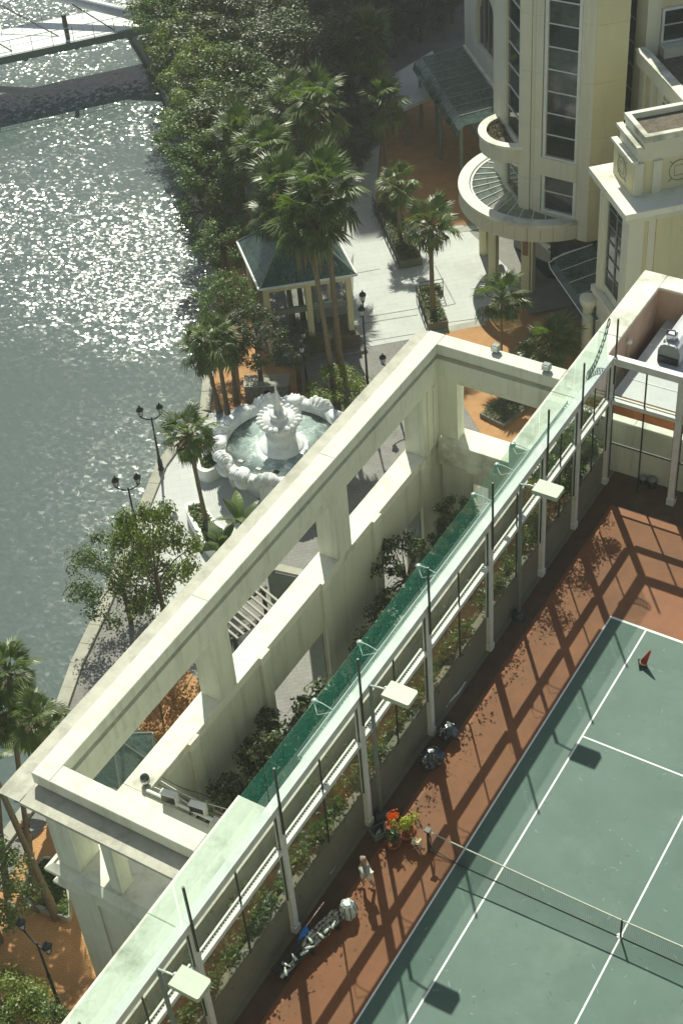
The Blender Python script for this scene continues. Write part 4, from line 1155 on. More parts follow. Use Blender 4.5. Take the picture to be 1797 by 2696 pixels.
du = thing('roof_duct', 'silver rounded duct with a dark end grille on the pale metal roof', 'duct', (-3.15, 25, 1.52))
prof = [(-0.47, 0.0), (-0.47, 0.55), (-0.38, 0.78), (-0.2, 0.88), (0.2, 0.88), (0.38, 0.78), (0.47, 0.55), (0.47, 0.0)]
mb = MB(); n = len(prof)
vs = [(-3.15 + a, 24.7, 1.52 + z) for a, z in prof] + [(-3.15 + a, 27.2, 1.52 + z) for a, z in prof]
mb.add(vs, [(i, (i + 1) % n, n + (i + 1) % n, n + i) for i in range(n)] + [tuple(range(n, 2 * n))]).build('casing', M['roofmetal'], du)
mb = MB().add([(-3.15 + a, 24.69, 1.52 + z) for a, z in prof], [tuple(range(n - 1, -1, -1))]); mb.build('end_plate', M['greysteel'], du)
MB().box(-3.58, -2.72, 24.62, 24.68, 1.53, 1.83).build('grille', M['black'], du)
MB().cbox(-3.42, -3.05, 25.0, 25.35, 2.41, 2.72, 0.05).build('valve_box', M['steel'], du)
MB().tube([(-3.4, 25.0, 2.72), (-3.4, 25.0, 2.92), (-3.08, 25.02, 2.95), (-3.05, 25.05, 2.72)], 0.035, 6).build('handle', M['black'], du)
MB().tube([(-3.45, 24.95, 2.45), (-3.5, 24.9, 2.1), (-3.42, 24.75, 1.95)], 0.05, 8).build('bent_pipe', M['steel'], du)
for (x, l) in ((-1.75, 'small black drum beside a bigger one at the foot of the low wall'), (-1.38, 'bigger black drum at the foot of the low wall behind the return fence')):
    h = 0.28 if x < -1.5 else 0.36
    t = thing('drum', l, 'drum', (x, 18.98, 0))
    MB().lathe([(h * .42, 0), (h * .5, 0.05), (h * .5, h)], (x, 18.98, 0), 14).build('body', M['black'], t, True)
    MB().lathe([(h * .53, h), (h * .53, h + 0.04), (0.05, h + 0.05)], (x, 18.98, 0), 14).build('lid', M['greysteel'], t, True)

# ================================================================== corner annex with the roof box
AP = (-11.2, 36.05, 0)
an = thing('corner_building', 'cream corner building with a tall dark lattice window and a stepped roof box', 'building', (-11.2, 36.05, ZG))
def ab(u0, u1, v0, v1, z0, z1, name, m, par=an, **k):
    return MB().obox(AP, -45, u0, u1, v0, v1, z0, z1).build(name, m, par, **k)
ab(0.3, 3.6, 0.3, 6.5, ZG, 1.94, 'wall', M['tower_yellow'])
for (a, b, c, d) in ((0.0, 0.16, 0.1, 0.4), (0.16, 0.45, 0.0, 0.4), (0.45, 0.60, 0.08, 0.4), (0.60, 0.80, 0.14, 0.4), (2.95, 3.75, 0.0, 0.75)):
    ab(a, b, c, d, -3.9, 1.94, 'pilaster', M['tower'])
ab(3.605, 3.66, 1.0, 1.35, ZG, 1.94, 'wall_rib', M['tower'])
ab(3.605, 3.64, 1.4, 6.5, ZG, 1.9, 'wall_panel', M['tower_yellow'])
ab(0.805, 2.945, 0.22, 0.299, ZG, -3.4, 'wall_panel', M['tower'])
# lattice window
us = [0.86 + i * 1.01 for i in range(3)]
zs = [-3.35 + i * 0.87 for i in range(7)]
for i in range(2):
    for j in range(6):
        ab(us[i] + 0.03, us[i + 1] - 0.03, 0.245, 0.27, zs[j] + 0.03, zs[j + 1] - 0.03, 'window_pane', M['window'])
for j in range(7):
    ab(0.83, 2.92, 0.20, 0.27 if j in (0, 6) else 0.268, zs[j] - 0.028, zs[j] + 0.028, 'glazing_bar', M['greysteel'])
for u in us:
    ab(u - 0.028, u + 0.028, 0.19, 0.265, -3.32, 1.87, 'glazing_bar', M['greysteel'])
# sloping sill, column
ab(-0.15, 3.9, -0.12, 0.2, -4.25, -3.92, 'sill', M['tower'])
ab(0.3, 3.75, 0.05, 0.215, ZG, -4.255, 'lower_wall', M['tower'])
MB().lathe([(0.42, 0), (0.42, 0.3), (0.33, 0.4), (0.29, 4.2), (0.36, 4.3), (0.46, 4.55), (0.48, 4.75), (0.40, 4.8)], (-11.45, 36.05, ZG), 20).build('column', M['tower'], an, True)
# cornice
ab(-0.2, 4.0, -0.22, 6.6, 1.945, 2.13, 'lower_cornice', M['tower'])
ab(-0.4, 4.2, -0.42, 6.7, 2.30, 2.60, 'upper_cornice', M['ledge'])
ab(-0.28, 4.08, -0.3, 6.65, 2.135, 2.295, 'cornice_cove', M['tower'])
# roof box
ab(0.45, 2.7, 0.45, 5.0, 2.605, 4.25, 'box_wall', M['tower_yellow'])
ab(0.32, 2.85, 0.32, 0.62, 4.255, 4.40, 'box_sill', M['ledge'])
ab(0.62, 2.75, 0.63, 5.0, 4.255, 5.0, 'box_tier', M['tower'])
ab(0.45, 2.95, 0.48, 0.80, 5.003, 5.16, 'box_sill', M['ledge'])
ab(0.70, 3.05, 0.81, 5.0, 5.003, 5.40, 'box_rim_wall', M['tower'])
for (a, b, c, d) in ((0.65, 3.1, 0.76, 1.0), (0.65, 3.1, 3.6, 3.85), (0.65, 0.9, 1.003, 3.597), (2.85, 3.1, 1.003, 3.597)):
    ab(a, b, c, d, 5.403, 5.72, 'box_rim', M['ledge'])
ab(0.905, 2.845, 1.005, 3.595, 5.405, 5.44, 'box_roof_gravel', M['gravel'])
for v in (0.5, 1.4, 3.9):
    ab(2.703, 2.86, v, v + 0.42, 2.61, 4.25, 'box_pilaster', M['tower'])
# round grille on the two faces of the box
def ring(par, c, ux, uz, r, m):
    mb = MB()
    mb.tube([c + ux * math.cos(a) * r + uz * math.sin(a) * r for a in [2 * math.pi * k / 24 for k in range(25)]], 0.02, 5, False)
    for k in range(4):
        a = math.pi / 4 + k * math.pi / 2
        mb.tube([c + ux * math.cos(a) * r + uz * math.sin(a) * r, c + ux * math.cos(a) * (r + 0.2) + uz * math.sin(a) * (r + 0.2)], 0.018, 5)
        mb.tube([c + ux * math.cos(a) * r * .7 + uz * math.sin(a) * r * .7, c + ux * math.cos(a + 1.57) * r * .7 + uz * math.sin(a + 1.57) * r * .7], 0.012, 5)
    return mb.build('ring_grille', m, par)
dU = Vector((math.cos(math.radians(-45)), math.sin(math.radians(-45)), 0)); dV = Vector((-dU.y, dU.x, 0)); dZ = Vector((0, 0, 1))
A0 = Vector(AP)
ring(an, A0 + dU * 2.74 + dV * 2.75 + dZ * 3.5, dV, dZ, 0.52, M['greysteel'])
ring(an, A0 + dU * 1.55 + dV * 0.41 + dZ * 3.45, dU, dZ, 0.5, M['greysteel'])

# ================================================================== tower
tw = thing('hotel_tower', 'tall cream octagonal tower with vertical strips of dark windows', 'building', (-16, 45, ZG))
TOP = 8.9
core = [(-17.95, 41.95), (-14.2, 41.95), (-13.15, 43.0), (-13.75, 44.5), (-15.6, 47.8), (-18.1, 48.8), (-21.0, 47.8), (-21.0, 44.9)]
MB().prism(core, -5.4, TOP).build('tower_core', M['tower'], tw)
inner = [(-16.8, 43.1), (-14.4, 43.1), (-13.9, 43.6), (-15.6, 47), (-18.1, 47.6), (-20.4, 47), (-20.2, 45.4)]
MB().prism(inner, ZG, -5.41).build('ground_floor', M['window'], tw)
def stack(fn, z0, z1, step, name, m):
    z = z0
    while z < z1 - 0.05:
        fn(z + 0.006, min(z + step, z1) - 0.006).build(name, m, tw); z += step
# front cladding
for (x0, x1, y0) in ((-18.1, -17.5, 41.62), (-17.47, -17.3, 41.70), (-17.27, -16.86, 41.66), (-14.80, -14.62, 41.68), (-14.6, -14.06, 41.62)):
    stack(lambda a, b: MB().box(x0, x1, y0, 41.95, a, b), -5.4, TOP, 3.05, 'cladding_panel', M['tower'])
MB().box(-16.855, -14.805, 41.64, 41.95, -2.0, -0.95).build('spandrel', M['tower'], tw)
MB().box(-16.855, -14.805, 41.64, 41.95, -5.4, -4.2).build('spandrel', M['tower'], tw)
M['window_curtain'] = mat('window_glass_with_curtain', (0.07, 0.085, 0.078), 0.08, 0.6, 2.5, spec=0.9)
wrg = random.Random(12)
def strip(fn, u0, u1, zs, m0=M['window']):
    for a, b in zip(zs[:-1], zs[1:]):
        m = M['window_curtain'] if wrg.random() < 0.35 else m0
        fn(u0, u1, 0.10, 0.13, a + 0.03, b - 0.03, 'window_pane', m)
        fn(u0, u1, 0.05, 0.128, b - 0.028, b + 0.028, 'glazing_bar', M['white'])
def fbox(u0, u1, v0, v1, z0, z1, name, m):
    MB().box(u0, u1, 41.72 + v0, 41.72 + v1, z0, z1).build(name, m, tw)
zz = [-0.82 + 1.21 * i for i in range(9)]; zz[-1] = TOP
strip(fbox, -16.62, -15.0, zz)
strip(fbox, -16.62, -15.0, [-4.03, -2.95, -1.98])
for (x0, x1, z0, z1) in ((-16.80, -16.63, -0.94, TOP), (-14.99, -14.82, -0.94, TOP), (-16.80, -16.63, -4.19, -2.01), (-14.99, -14.82, -4.19, -2.01)):
    MB().box(x0, x1, 41.69, 41.94, z0, z1).build('window_frame', M['white'], tw)
MB().box(-16.628, -14.992, 41.69, 41.94, -0.94, -0.83).build('window_frame', M['white'], tw)
MB().box(-16.628, -14.992, 41.69, 41.94, -4.19, -4.05).build('window_frame', M['white'], tw)
# right face
stack(lambda a, b: MB().obox((-14.05, 41.62), 45, 0, 1.72, -0.0, 0.3, a, b), -5.4, TOP, 3.05, 'cladding_panel', M['tower_yellow'])
# left face
LA = (-18.1, 41.62)
def lbox(u0, u1, v0, v1, z0, z1, name, m):
    MB().obox(LA, 135, u0, u1, -v1 - 0.05, -v0 - 0.05, z0, z1).build(name, m, tw)
zl = [0.74 - 1.21 * 1 + 1.21 * i for i in range(8)]; zl[-1] = TOP
strip(lbox, 0.28, 2.25, zl)
strip(lbox, 0.28, 2.25, [-4.0, -2.6, -1.4])
for (u0, u1, v0) in ((2.3, 2.5, 0.03), (2.52, 4.3, 0.0)):
    stack(lambda a, b: MB().obox(LA, 135, u0, u1, -0.32, -v0, a, b), -5.4, TOP, 3.05, 'cladding_panel', M['tower'])
lbox(0.05, 0.26, 0.0, 0.25, -5.4, TOP, 'window_frame', M['white'])
lbox(0.27, 2.29, 0.0, 0.25, -1.35, -0.52, 'spandrel', M['tower'])
lbox(0.27, 2.29, 0.0, 0.25, -5.4, -4.05, 'spandrel', M['tower'])
# little round balcony planter
def arcpts(c, r, a0, a1, n): return [(c[0] + r * math.cos(math.radians(a0 + (a1 - a0) * k / n)), c[1] + r * math.sin(math.radians(a0 + (a1 - a0) * k / n))) for k in range(n + 1)]
def ring_part(c, r0, r1, a0, a1, z0, z1, n, name, m, parent, gap=0.25, smooth=False):
    for k in range(n):
        b0 = a0 + (a1 - a0) * k / n + gap; b1 = a0 + (a1 - a0) * (k + 1) / n - gap
        poly = arcpts(c, r1, b0, b1, 3) + arcpts(c, r0, b1, b0, 3)
        MB().prism(poly, z0, z1).build(name, m, parent)
BC = (-19.1, 43.2)
ring_part(BC, 1.62, 1.92, 128, 312, -1.55, -0.72, 7, 'balcony_panel', M['tower'], tw, 0.2)
ring_part(BC, 1.55, 2.0, 128, 312, -0.715, -0.55, 7, 'balcony_coping', M['ledge'], tw, 0.05)
MB().prism(arcpts(BC, 1.6, 128, 312, 16), -1.3, -0.85).build('balcony_soil', M['gravel'], tw)
rg = random.Random(77)
mb = MB()
for k in range(500):
    a = math.radians(rg.uniform(150, 230)); r = rg.uniform(0.6, 1.5)
    leaf_card(mb, Vector((BC[0] + r * math.cos(a), BC[1] + r * math.sin(a), -0.85 + rg.random() * 0.3)), Vector((rg.gauss(0, 1), rg.gauss(0, 1), 1)), 0.13, rg)
mb.build('dry_plants', M['deadfrond'], tw, kind='stuff')
# big round entrance canopy
cn = thing('round_canopy', 'large round glass entrance canopy with a cream panelled rim wrapped round the tower', 'canopy', (-18.1, 44.7, -5.2))
CC = (-18.1, 44.7)
ring_part(CC, 4.45, 4.66, 158, 319, -5.3, -4.42, 19, 'fascia_panel', M['tower'], cn, 0.12)
ring_part(CC, 4.08, 4.70, 158, 319, -4.415, -4.25, 19, 'rim_coping', M['ledge'], cn, 0.05)
ring_part(CC, 3.92, 4.02, 158, 319, -4.5, -4.33, 19, 'inner_rim', M['white'], cn, 0.02)
NR = 15
for k in range(NR):
    a0 = 158 + (319 - 158) * k / NR + 0.3; a1 = 158 + (319 - 158) * (k + 1) / NR - 0.3
    for (r0, r1, z0, z1) in ((2.3, 3.05, -4.1, -4.25), (3.08, 3.9, -4.255, -4.42)):
        A = arcpts(CC, r0, a0, a1, 2); B = arcpts(CC, r1, a0, a1, 2)
        vs = [(*q, z0) for q in A] + [(*q, z1) for q in B] + [(*q, z0 - 0.02) for q in A] + [(*q, z1 - 0.02) for q in B]
        MB().add(vs, [(0, 3, 4, 1), (1, 4, 5, 2), (6, 7, 10, 9), (7, 8, 11, 10), (3, 9, 10, 4), (4, 10, 11, 5)]).build('roof_pane', M['canopy_glass'], cn)
    a = math.radians(a0 - 0.3)
    MB().tube([(CC[0] + 2.3 * math.cos(a), CC[1] + 2.3 * math.sin(a), -4.07), (CC[0] + 4.0 * math.cos(a), CC[1] + 4.0 * math.sin(a), -4.40)], 0.03, 5).build('rib', M['white'], cn)
# pillars under the canopy
for (pp, wd) in (((-17.45, 41.45), 0.5), ((-19.9, 42.2), 0.45), ((-21.4, 44.0), 0.45)):
    MB().box(pp[0] - wd / 2, pp[0] + wd / 2, pp[1] - wd / 2, pp[1] + wd / 2, ZG, -5.32).build('pillar', M['tower_yellow'], cn)
bronze = mat('bronze_plaque', (0.20, 0.12, 0.045), 0.5, 0.3, 6)
MB().box(-17.62, -17.28, 41.17, 41.195, -6.9, -5.75).build('plaque', bronze, cn)
MB().box(-17.16, -17.06, 41.3, 41.7, ZG, -5.32).build('door_post', M['tower'], cn)
zone('entrance_step', M['pav_grey'], [(-17.54, 41.17), (-16.27, 39.46), (-14.13, 41.52), (-14.11, 43.00), (-16.43, 44.01)], 0.15)
# street level glass canopy between the tower and the corner building
pg = thing('glass_canopy', 'teal glass canopy sloping out between the round canopy and the corner building', 'canopy', (-13, 38, -5.5))
P0 = Vector((-15.1, 39.6, -5.55)); du_ = Vector((4.35, -4.2, 0)); dv_ = Vector((1.55, 1.7, 0.35))
for i in range(5):
    for j in range(2):
        q = [P0 + du_ * ((i + a) / 5) + dv_ * ((j + b) / 2) for a, b in ((0.01, 0.01), (0.99, 0.01), (0.99, 0.99), (0.01, 0.99))]
        dn = Vector((0, 0, -0.02))
        MB().add([*q, *[v + dn for v in q]], [(0, 1, 2, 3), (7, 6, 5, 4), (0, 4, 5, 1), (1, 5, 6, 2), (2, 6, 7, 3), (3, 7, 4, 0)]).build('roof_pane', M['roof_glass'], pg)
for i in range(6):
    MB().tube([P0 + du_ * i / 5 + Vector((0, 0, 0.02)), P0 + du_ * i / 5 + dv_ + Vector((0, 0, 0.02))], 0.025, 5).build('rib', M['white'], pg)
MB().tube([P0 + dv_ * 0.9, P0 + dv_ * 0.3 + Vector((-0.1, 0.05, 0)), P0 + du_ * 0.03 - dv_ * 0.12, P0 + du_ * 0.12 - dv_ * 0.17, P0 + du_ * 1.0 - dv_ * 0.17], 0.035, 6).build('edge_tube', M['white'], pg)
MB().add([P0 + du_ * 0.1 - dv_ * 0.14, P0 + du_ - dv_ * 0.14, P0 + du_ - dv_ * 0.02 + dZ * 0.12, P0 + du_ * 0.1 - dv_ * 0.02 + dZ * 0.12, P0 + du_ * 0.1 - dv_ * 0.14 - dZ * 0.02, P0 + du_ - dv_ * 0.14 - dZ * 0.02, P0 + du_ - dv_ * 0.02 + dZ * 0.1, P0 + du_ * 0.1 - dv_ * 0.02 + dZ * 0.1], [(0, 1, 2, 3), (7, 6, 5, 4), (0, 4, 5, 1), (2, 6, 7, 3)]).build('edge_pane', M['green_glass'], pg)

# ================================================================== wing and back building at the upper right
wi = thing('side_wing', 'cream wing with a broad sloping parapet and dark flat roof at the upper right', 'building', (-12.58, 43.45, ZG))
def wb_(u0, u1, v0, v1, z0, z1, name, m): return MB().obox((-12.58, 43.45), -45, u0, u1, v0, v1, z0, z1).build(name, m, wi)
wb_(-0.1, 7, 0.35, 6, ZG, 4.3, 'wall', M['tower_yellow'])
for u in (0.0, 1.35, 2.2, 3.75, 4.7):
    wb_(u, u + 0.5, 0.2, 0.348, ZG, 4.25, 'pilaster', M['tower'])
wb_(2.78, 3.68, 0.28, 0.34, 1.6, 3.6, 'window_pane', M['window'])
wb_(2.72, 3.74, 0.24, 0.345, 3.6, 3.72, 'window_frame', M['white'])
wb_(-0.1, 7, -0.02, 0.42, 4.305, 5.0, 'parapet', M['tower'])
wb_(-0.1, 7, -0.08, 0.48, 5.003, 5.1, 'coping', M['ledge'])
wb_(-0.1, 7, 0.485, 6, 4.305, 4.42, 'flat_roof', M['gravel'])
bb = thing('back_building', 'cream building behind the tower with a dark window strip and a square window', 'building', (-12.4, 44.0, ZG))
def bk(u0, u1, v0, v1, z0, z1, name, m): return MB().obox((-12.4, 44.0), 45, u0, u1, v0, v1, z0, z1).build(name, m, bb)
bk(0.3, 9, 0.3, 9, ZG, 10, 'wall', M['tower_yellow'])
bk(0.0, 0.55, -0.0, 1.3, ZG, 10, 'corner_pilaster', M['tower'])
bk(0.1, 0.295, 1.305, 1.6, ZG, 10, 'pilaster', M['tower'])
bk(0.05, 0.295, 3.05, 3.8, ZG, 10, 'pilaster', M['tower'])
z = -2.0
while z < 9.5:
    bk(0.2, 0.29, 1.63, 3.02, z + 0.03, z + 1.24, 'window_pane', M['window'])
    bk(0.14, 0.29, 1.61, 3.04, z - 0.026, z + 0.026, 'glazing_bar', M['white']); z += 1.27
bk(0.6, 0.75, 0.1, 0.295, 4.4, 10, 'pilaster', M['tower'])
bk(1.0, 2.7, 0.22, 0.29, 5.05, 5.85, 'window_pane', M['window'])
bk(1.0, 2.7, 0.22, 0.29, 5.9, 6.6, 'window_pane', M['window'])
for (u0, u1, z0, z1) in ((0.85, 0.99, 4.95, 6.75), (0.99, 2.8, 6.61, 6.75), (0.99, 2.8, 4.95, 5.04), (1.0, 2.7, 5.855, 5.895)):
    bk(u0, u1, 0.15, 0.295, z0, z1, 'window_frame', M['white'])
bk(0.8, 3.2, -0.5, 0.29, 4.43, 4.9, 'sill_box', M['tower'])

# ================================================================== shaded facade and canopy beyond the tower
FD = (-29.94, 58.08, -4.50)
fd = thing('arcade_building', 'shaded pale building with an arched window beyond the glass canopy', 'building', (FD[0], FD[1], ZG))
def fb(u0, u1, v0, v1, z0, z1, name, m): return MB().obox(FD, -45, u0, u1, v0, v1, z0, z1).build(name, m, fd)
fb(0, 2.3, 0.0, 4, ZG, 6, 'wall', M['tower'])
fb(2.3, 9.5, 0.6, 4, ZG, 6, 'wall', M['tower'])
fb(2.3, 9.5, 0.0, 0.598, ZG, -3.2, 'wall', M['tower'])
fb(2.35, 6.4, 0.35, 0.4, -3.2, 2.0, 'window_pane', M['window'])
fb(6.4, 9.5, 0.0, 0.598, -3.2, 6, 'wall', M['tower'])
for k in range(5):
    fb(2.35 + k * 0.8, 2.42 + k * 0.8, 0.28, 0.345, -3.2, 2.0, 'glazing_bar', M['greysteel'])
# arch spandrel
arc = [(2.3 + 2.05 - 2.05 * math.cos(math.pi * k / 16), -1.6 + 2.4 * math.sin(math.pi * k / 16)) for k in range(17)]
Fv = Vector(FD)
def fpt(u, v, z): q = Fv + dU * u + dV * v; return (q.x, q.y, z)
vs = [fpt(u, 0.02, z) for u, z in arc] + [fpt(u, 0.02, 6) for u, z in arc] + [fpt(u, 0.34, z) for u, z in arc] + [fpt(u, 0.34, 6) for u, z in arc]
MB().add(vs, [(i, i + 1, 17 + i + 1, 17 + i) for i in range(16)] + [(i, 34 + i, 35 + i, i + 1) for i in range(16)]).build('arch_spandrel', M['tower'], fd)
fb(0, 9.5, -0.12, -0.002, -4.75, -4.35, 'string_course', M['tower'])
gc = thing('glass_canopy', 'long dark teal glass canopy along the shaded arcade building', 'canopy', (FD[0], FD[1], -5))
Lc = 9.4
for i in range(8):
    for j in range(3):
        q = []
        for (a, b) in ((0.01, 0.01), (0.99, 0.01), (0.99, 0.99), (0.01, 0.99)):
            u = Lc * (i + a) / 8; vv = (j + b) / 3
            q.append(Fv + dU * u - dV * (0.15 + 2.75 * vv) + dZ * (-0.25 * vv))
        dn = Vector((0, 0, -0.02))
        MB().add([*q, *[v + dn for v in q]], [(3, 2, 1, 0), (4, 5, 6, 7), (0, 4, 5, 1), (1, 5, 6, 2), (2, 6, 7, 3), (3, 7, 4, 0)]).build('roof_pane', M['roof_glass'], gc)
    a = Fv + dU * (Lc * i / 8)
    MB().tube([a - dV * 0.15, a - dV * 2.9 + dZ * (-0.22), a - dV * 3.35 + dZ * (-0.5), a - dV * 3.5 + dZ * (-0.9)], 0.035, 5).build('rib', M['greysteel'], gc)
    b = Fv + dU * (Lc * (i + 0.985) / 8)
    a = a + dU * 0.02
    vs = [a - dV * 2.93 + dZ * (-0.25), b - dV * 2.93 + dZ * (-0.25), b - dV * 3.36 + dZ * (-0.52), a - dV * 3.36 + dZ * (-0.52), b - dV * 3.5 + dZ * (-0.95), a - dV * 3.5 + dZ * (-0.95)]
    MB().add([*vs, *[v + dV * 0.02 - dZ * 0.02 for v in vs]], [(0, 3, 2, 1), (3, 5, 4, 2), (6, 7, 8, 9), (9, 8, 10, 11)]).build('edge_pane', M['roof_glass'], gc)
for u in (0.2, 4.6, 9.0):
    q = Fv + dU * u - dV * 3.1
    MB().tube([(q.x, q.y, ZG), (q.x, q.y, -5.1)], 0.12, 10).build('column', M['greysteel'], gc)
rr = thing('ramp_roof', 'pale grey sloping ramp roof in the shade beside the glass canopy', 'roof', (-33.16, 56.52, -7.00))
ra, rb2, rcx, rdd = (-34.99, 56.43, -7.00), (-33.49, 60.27, -6.40), (-30.31, 55.23, -6.40), (-31.95, 53.45, -7.00)
MB().add([ra, rdd, rcx, rb2, (ra[0], ra[1], ra[2] - 0.25), (rdd[0], rdd[1], rdd[2] - 0.25), (rcx[0], rcx[1], rcx[2] - 0.25), (rb2[0], rb2[1], rb2[2] - 0.25)],
         [(0, 1, 2, 3), (7, 6, 5, 4), (0, 4, 5, 1), (1, 5, 6, 2), (2, 6, 7, 3), (3, 7, 4, 0)]).build('roof_slab', M['pav'], rr)
for q in (ra, rb2, rcx, rdd):
    qq = Vector(q).lerp(Vector(((ra[0] + rcx[0]) / 2, (ra[1] + rcx[1]) / 2, q[2])), 0.12)
    MB().tube([(qq.x, qq.y, ZG), (qq.x, qq.y, q[2] - 0.26)], 0.1, 8).build('post', M['greysteel'], rr)

# unseen block added to cast the shade over the far forecourt
ob = thing('unseen_shade_block', 'unseen tall block added past the far trees to shade the forecourt', 'building', (-75, 105, ZG))
SB = Vector((-29.57, 42.80, -9.50)) + Vector((-0.57, 0.72, 0)) * 75
MB().obox(SB, 41, 0, 45, 0, 22, ZG, ZG + 75).build('wall', M['tower'], ob)
MB().obox(SB, 41, 0, 45, 0, 22, ZG + 75.01, ZG + 76).build('roof', M['ledge'], ob)

# the hotel block the picture is taken from: its sunlit front stands just behind the camera
hbk = thing('hotel_block', 'tall cream hotel block with rows of windows, standing behind the viewpoint', 'building', (20, -34, ZG))
HB = Vector((13.602, -24.352, 0)) - Vector((-0.564, 0.826, 0)) * 1.4
ha_ = math.degrees(math.atan2(0.564, 0.826))
MB().obox(HB, ha_, -22, 30, -16, -0.35, ZG, 62).build('wall', M['tower'], hbk)
for k in range(17):
    z0 = ZG + 3 + k * 4.0
    MB().obox(HB, ha_, -22, 30, -0.34, 0.0, z0, z0 + 1.9).build('floor_band', M['tower'], hbk)
    MB().obox(HB, ha_, -21.8, 29.8, -0.345, -0.25, z0 + 1.905, z0 + 3.995).build('window_band', M['window'], hbk)

# ================================================================== trees
def blade_frond(droop, young, seed, length=1.0):
    """one fan leaf along +X: petiole and a pleated fan of separate blades, tips hanging"""
    rg = random.Random(seed)
    mb = MB()
    pl = 0.5 * length
    hub = Vector((pl, 0, 0.05 if not young else 0.0))
    mb.tube([(0, 0, 0), (pl * 0.5, 0, 0.02), tuple(hub)], [0.022, 0.016, 0.012], 4)
    K = 23
    span = 2.5 if not young else 0.8
    for i in range(K):
        a = (i / (K - 1) - 0.5) * 2 * span * 0.5 * 1.15
        L = length * (0.62 - 0.16 * abs(a) / 1.4) * rg.uniform(0.9, 1.1)
        d = Vector((math.cos(a), math.sin(a), 0)); pn = Vector((-d.y, d.x, 0))
        h = 0.36 * L * span / K * 1.25
        z1 = -0.05 * droop + (0.02 if i % 2 else -0.02)
        m_ = hub + d * L * 0.55 + Vector((0, 0, z1))
        t = hub + d * L * rg.uniform(0.86, 1.0) + Vector((0, 0, -droop * L * rg.uniform(0.25, 0.6)))
        o = len(mb.v)
        mb.v += [tuple(hub), tuple(m_ + pn * h + Vector((0, 0, 0.015))), tuple(m_ - pn * h), tuple(t)]
        mb.f += [(o, o + 1, o + 2), (o + 2, o + 1, o + 3)]
    me = mb.mesh('frond'); me.materials.append(M['palm'])
    return me
FR_Y = [blade_frond(0.1, True, 1), blade_frond(0.15, True, 2)]
FR_M = [blade_frond(0.5, False, 3), blade_frond(0.7, False, 4), blade_frond(0.6, False, 5)]
FR_O = [blade_frond(1.1, False, 6), blade_frond(1.3, False, 7)]

def palm(base, crown, size, label, seed, nf=30, skirt=0.8, tr=0.13, group='fan palms on the promenade'):
    """base and crown are real points: the trunk leans and curves from one to the other"""
    rg = random.Random(seed)
    b = Vector(base); c = Vector(crown)
    t = thing('fan_palm', label, 'palm tree', tuple(b), group)
    mid = b.lerp(c, 0.5) + Vector(((c.x - b.x) * -0.12, (c.y - b.y) * -0.12, 0))
    pts = []; rs = []
    for k in range(11):
        u = k / 10
        pts.append(b * (1 - u) ** 2 + mid * 2 * u * (1 - u) + c * u * u)
        rs.append(tr * (1.35 - 0.45 * min(1, u * 3)) * (1 + (0.06 if k % 2 else -0.03)) * (1 - 0.15 * u))
    MB().tube(pts, rs, 9).build('trunk', M['trunk'], t, True)
    lc = c - b
    for k in range(nf):
        u = (k + 0.5) / nf
        el = math.radians(82 - 118 * u ** 0.85 + rg.uniform(-16, 16))
        az = k * 2.39996 + rg.uniform(-.25, .25)
        me = rg.choice(FR_Y) if u < 0.16 else rg.choice(FR_M) if u < 0.66 else rg.choice(FR_O)
        s = size * rg.uniform(0.72, 1.18) * (0.8 if u < 0.16 else 1.0)
        inst('frond', me, t, lc + Vector((0, 0, 0.12 * size * (1 - 2 * u))), (rg.uniform(-.55, .55), -el, az), (s, s * rg.uniform(0.8, 1.15), s))
    if skirt > 0:
        mb = MB()
        for k in range(int(110 * skirt)):
            az = rg.uniform(0, 6.283); L = size * rg.uniform(0.5, 1.0) * skirt; z0 = -rg.uniform(0.0, 0.35) * size
            d = Vector((math.cos(az), math.sin(az), 0)); pn = Vector((-d.y, d.x, 0)) * 0.045 * size
            p0 = c + d * 0.12 + Vector((0, 0, z0)); p1 = p0 + d * rg.uniform(0.2, 0.42) * size + Vector((0, 0, -0.35 * L)); p2 = p1 + d * 0.05 + Vector((0, 0, -0.65 * L))
            o = len(mb.v)
            mb.v += [tuple(p0), tuple(p1 + pn), tuple(p1 - pn), tuple(p2)]
            mb.f += [(o, o + 1, o + 2), (o + 2, o + 1, o + 3)]
        mb.build('dead_frond_skirt', M['deadfrond'], t, kind='stuff')
    return t
def P_(b, h, dx=0.0, dy=0.0): return b, (b[0] + dx, b[1] + dy, b[2] + h)

palm(*P_((-20.87, 36.75, -9.50), 6.05, 0, 0), 1.7, 'lone fan palm in the pale drive with its own small planter', 31, 26, 0.7, 0.15)
palm(*P_((-26.40, 42.88, -9.50), 3.9, 0, 0), 1.55, 'fan palm at the near end of the long railed planter', 32, 28, 0.9)
palm(*P_((-15.68, 34.73, -9.50), 4.2, 0, 0), 1.5, 'small fan palm in front of the tower entrance', 33, 30, 0.3, 0.07)
palm(*P_((-12.74, 34.40, -9.50), 2.4, 0, 0), 1.7, 'low bushy fan palm beside the far arm of the frame', 34, 34, 0.2, 0.12)
palm(*P_((-26.47, 24.68, -9.50), 4.6, -0.3, 0.3), 1.55, 'fan palm with several shaggy trunks left of the fountain', 35, 30, 1.0)
palm(*P_((-27.07, 24.74, -9.50), 3.7, -0.5, 0.2), 1.35, 'shorter fan palm in the cluster left of the fountain, nearest the river', 36, 26, 0.9)
palm(*P_((-26.70, 25.81, -9.50), 3.9, -0.1, 0.4), 1.2, 'shorter fan palm in the cluster left of the fountain, nearest the plinth', 37, 22, 0.8)
palm(*P_((-22.27, 16.77, -9.50), 6.15, -0.1, -0.15), 1.5, 'leaning fan palm rising from the white walled planter beside the river lamp', 38, 30, 0.7, 0.12)
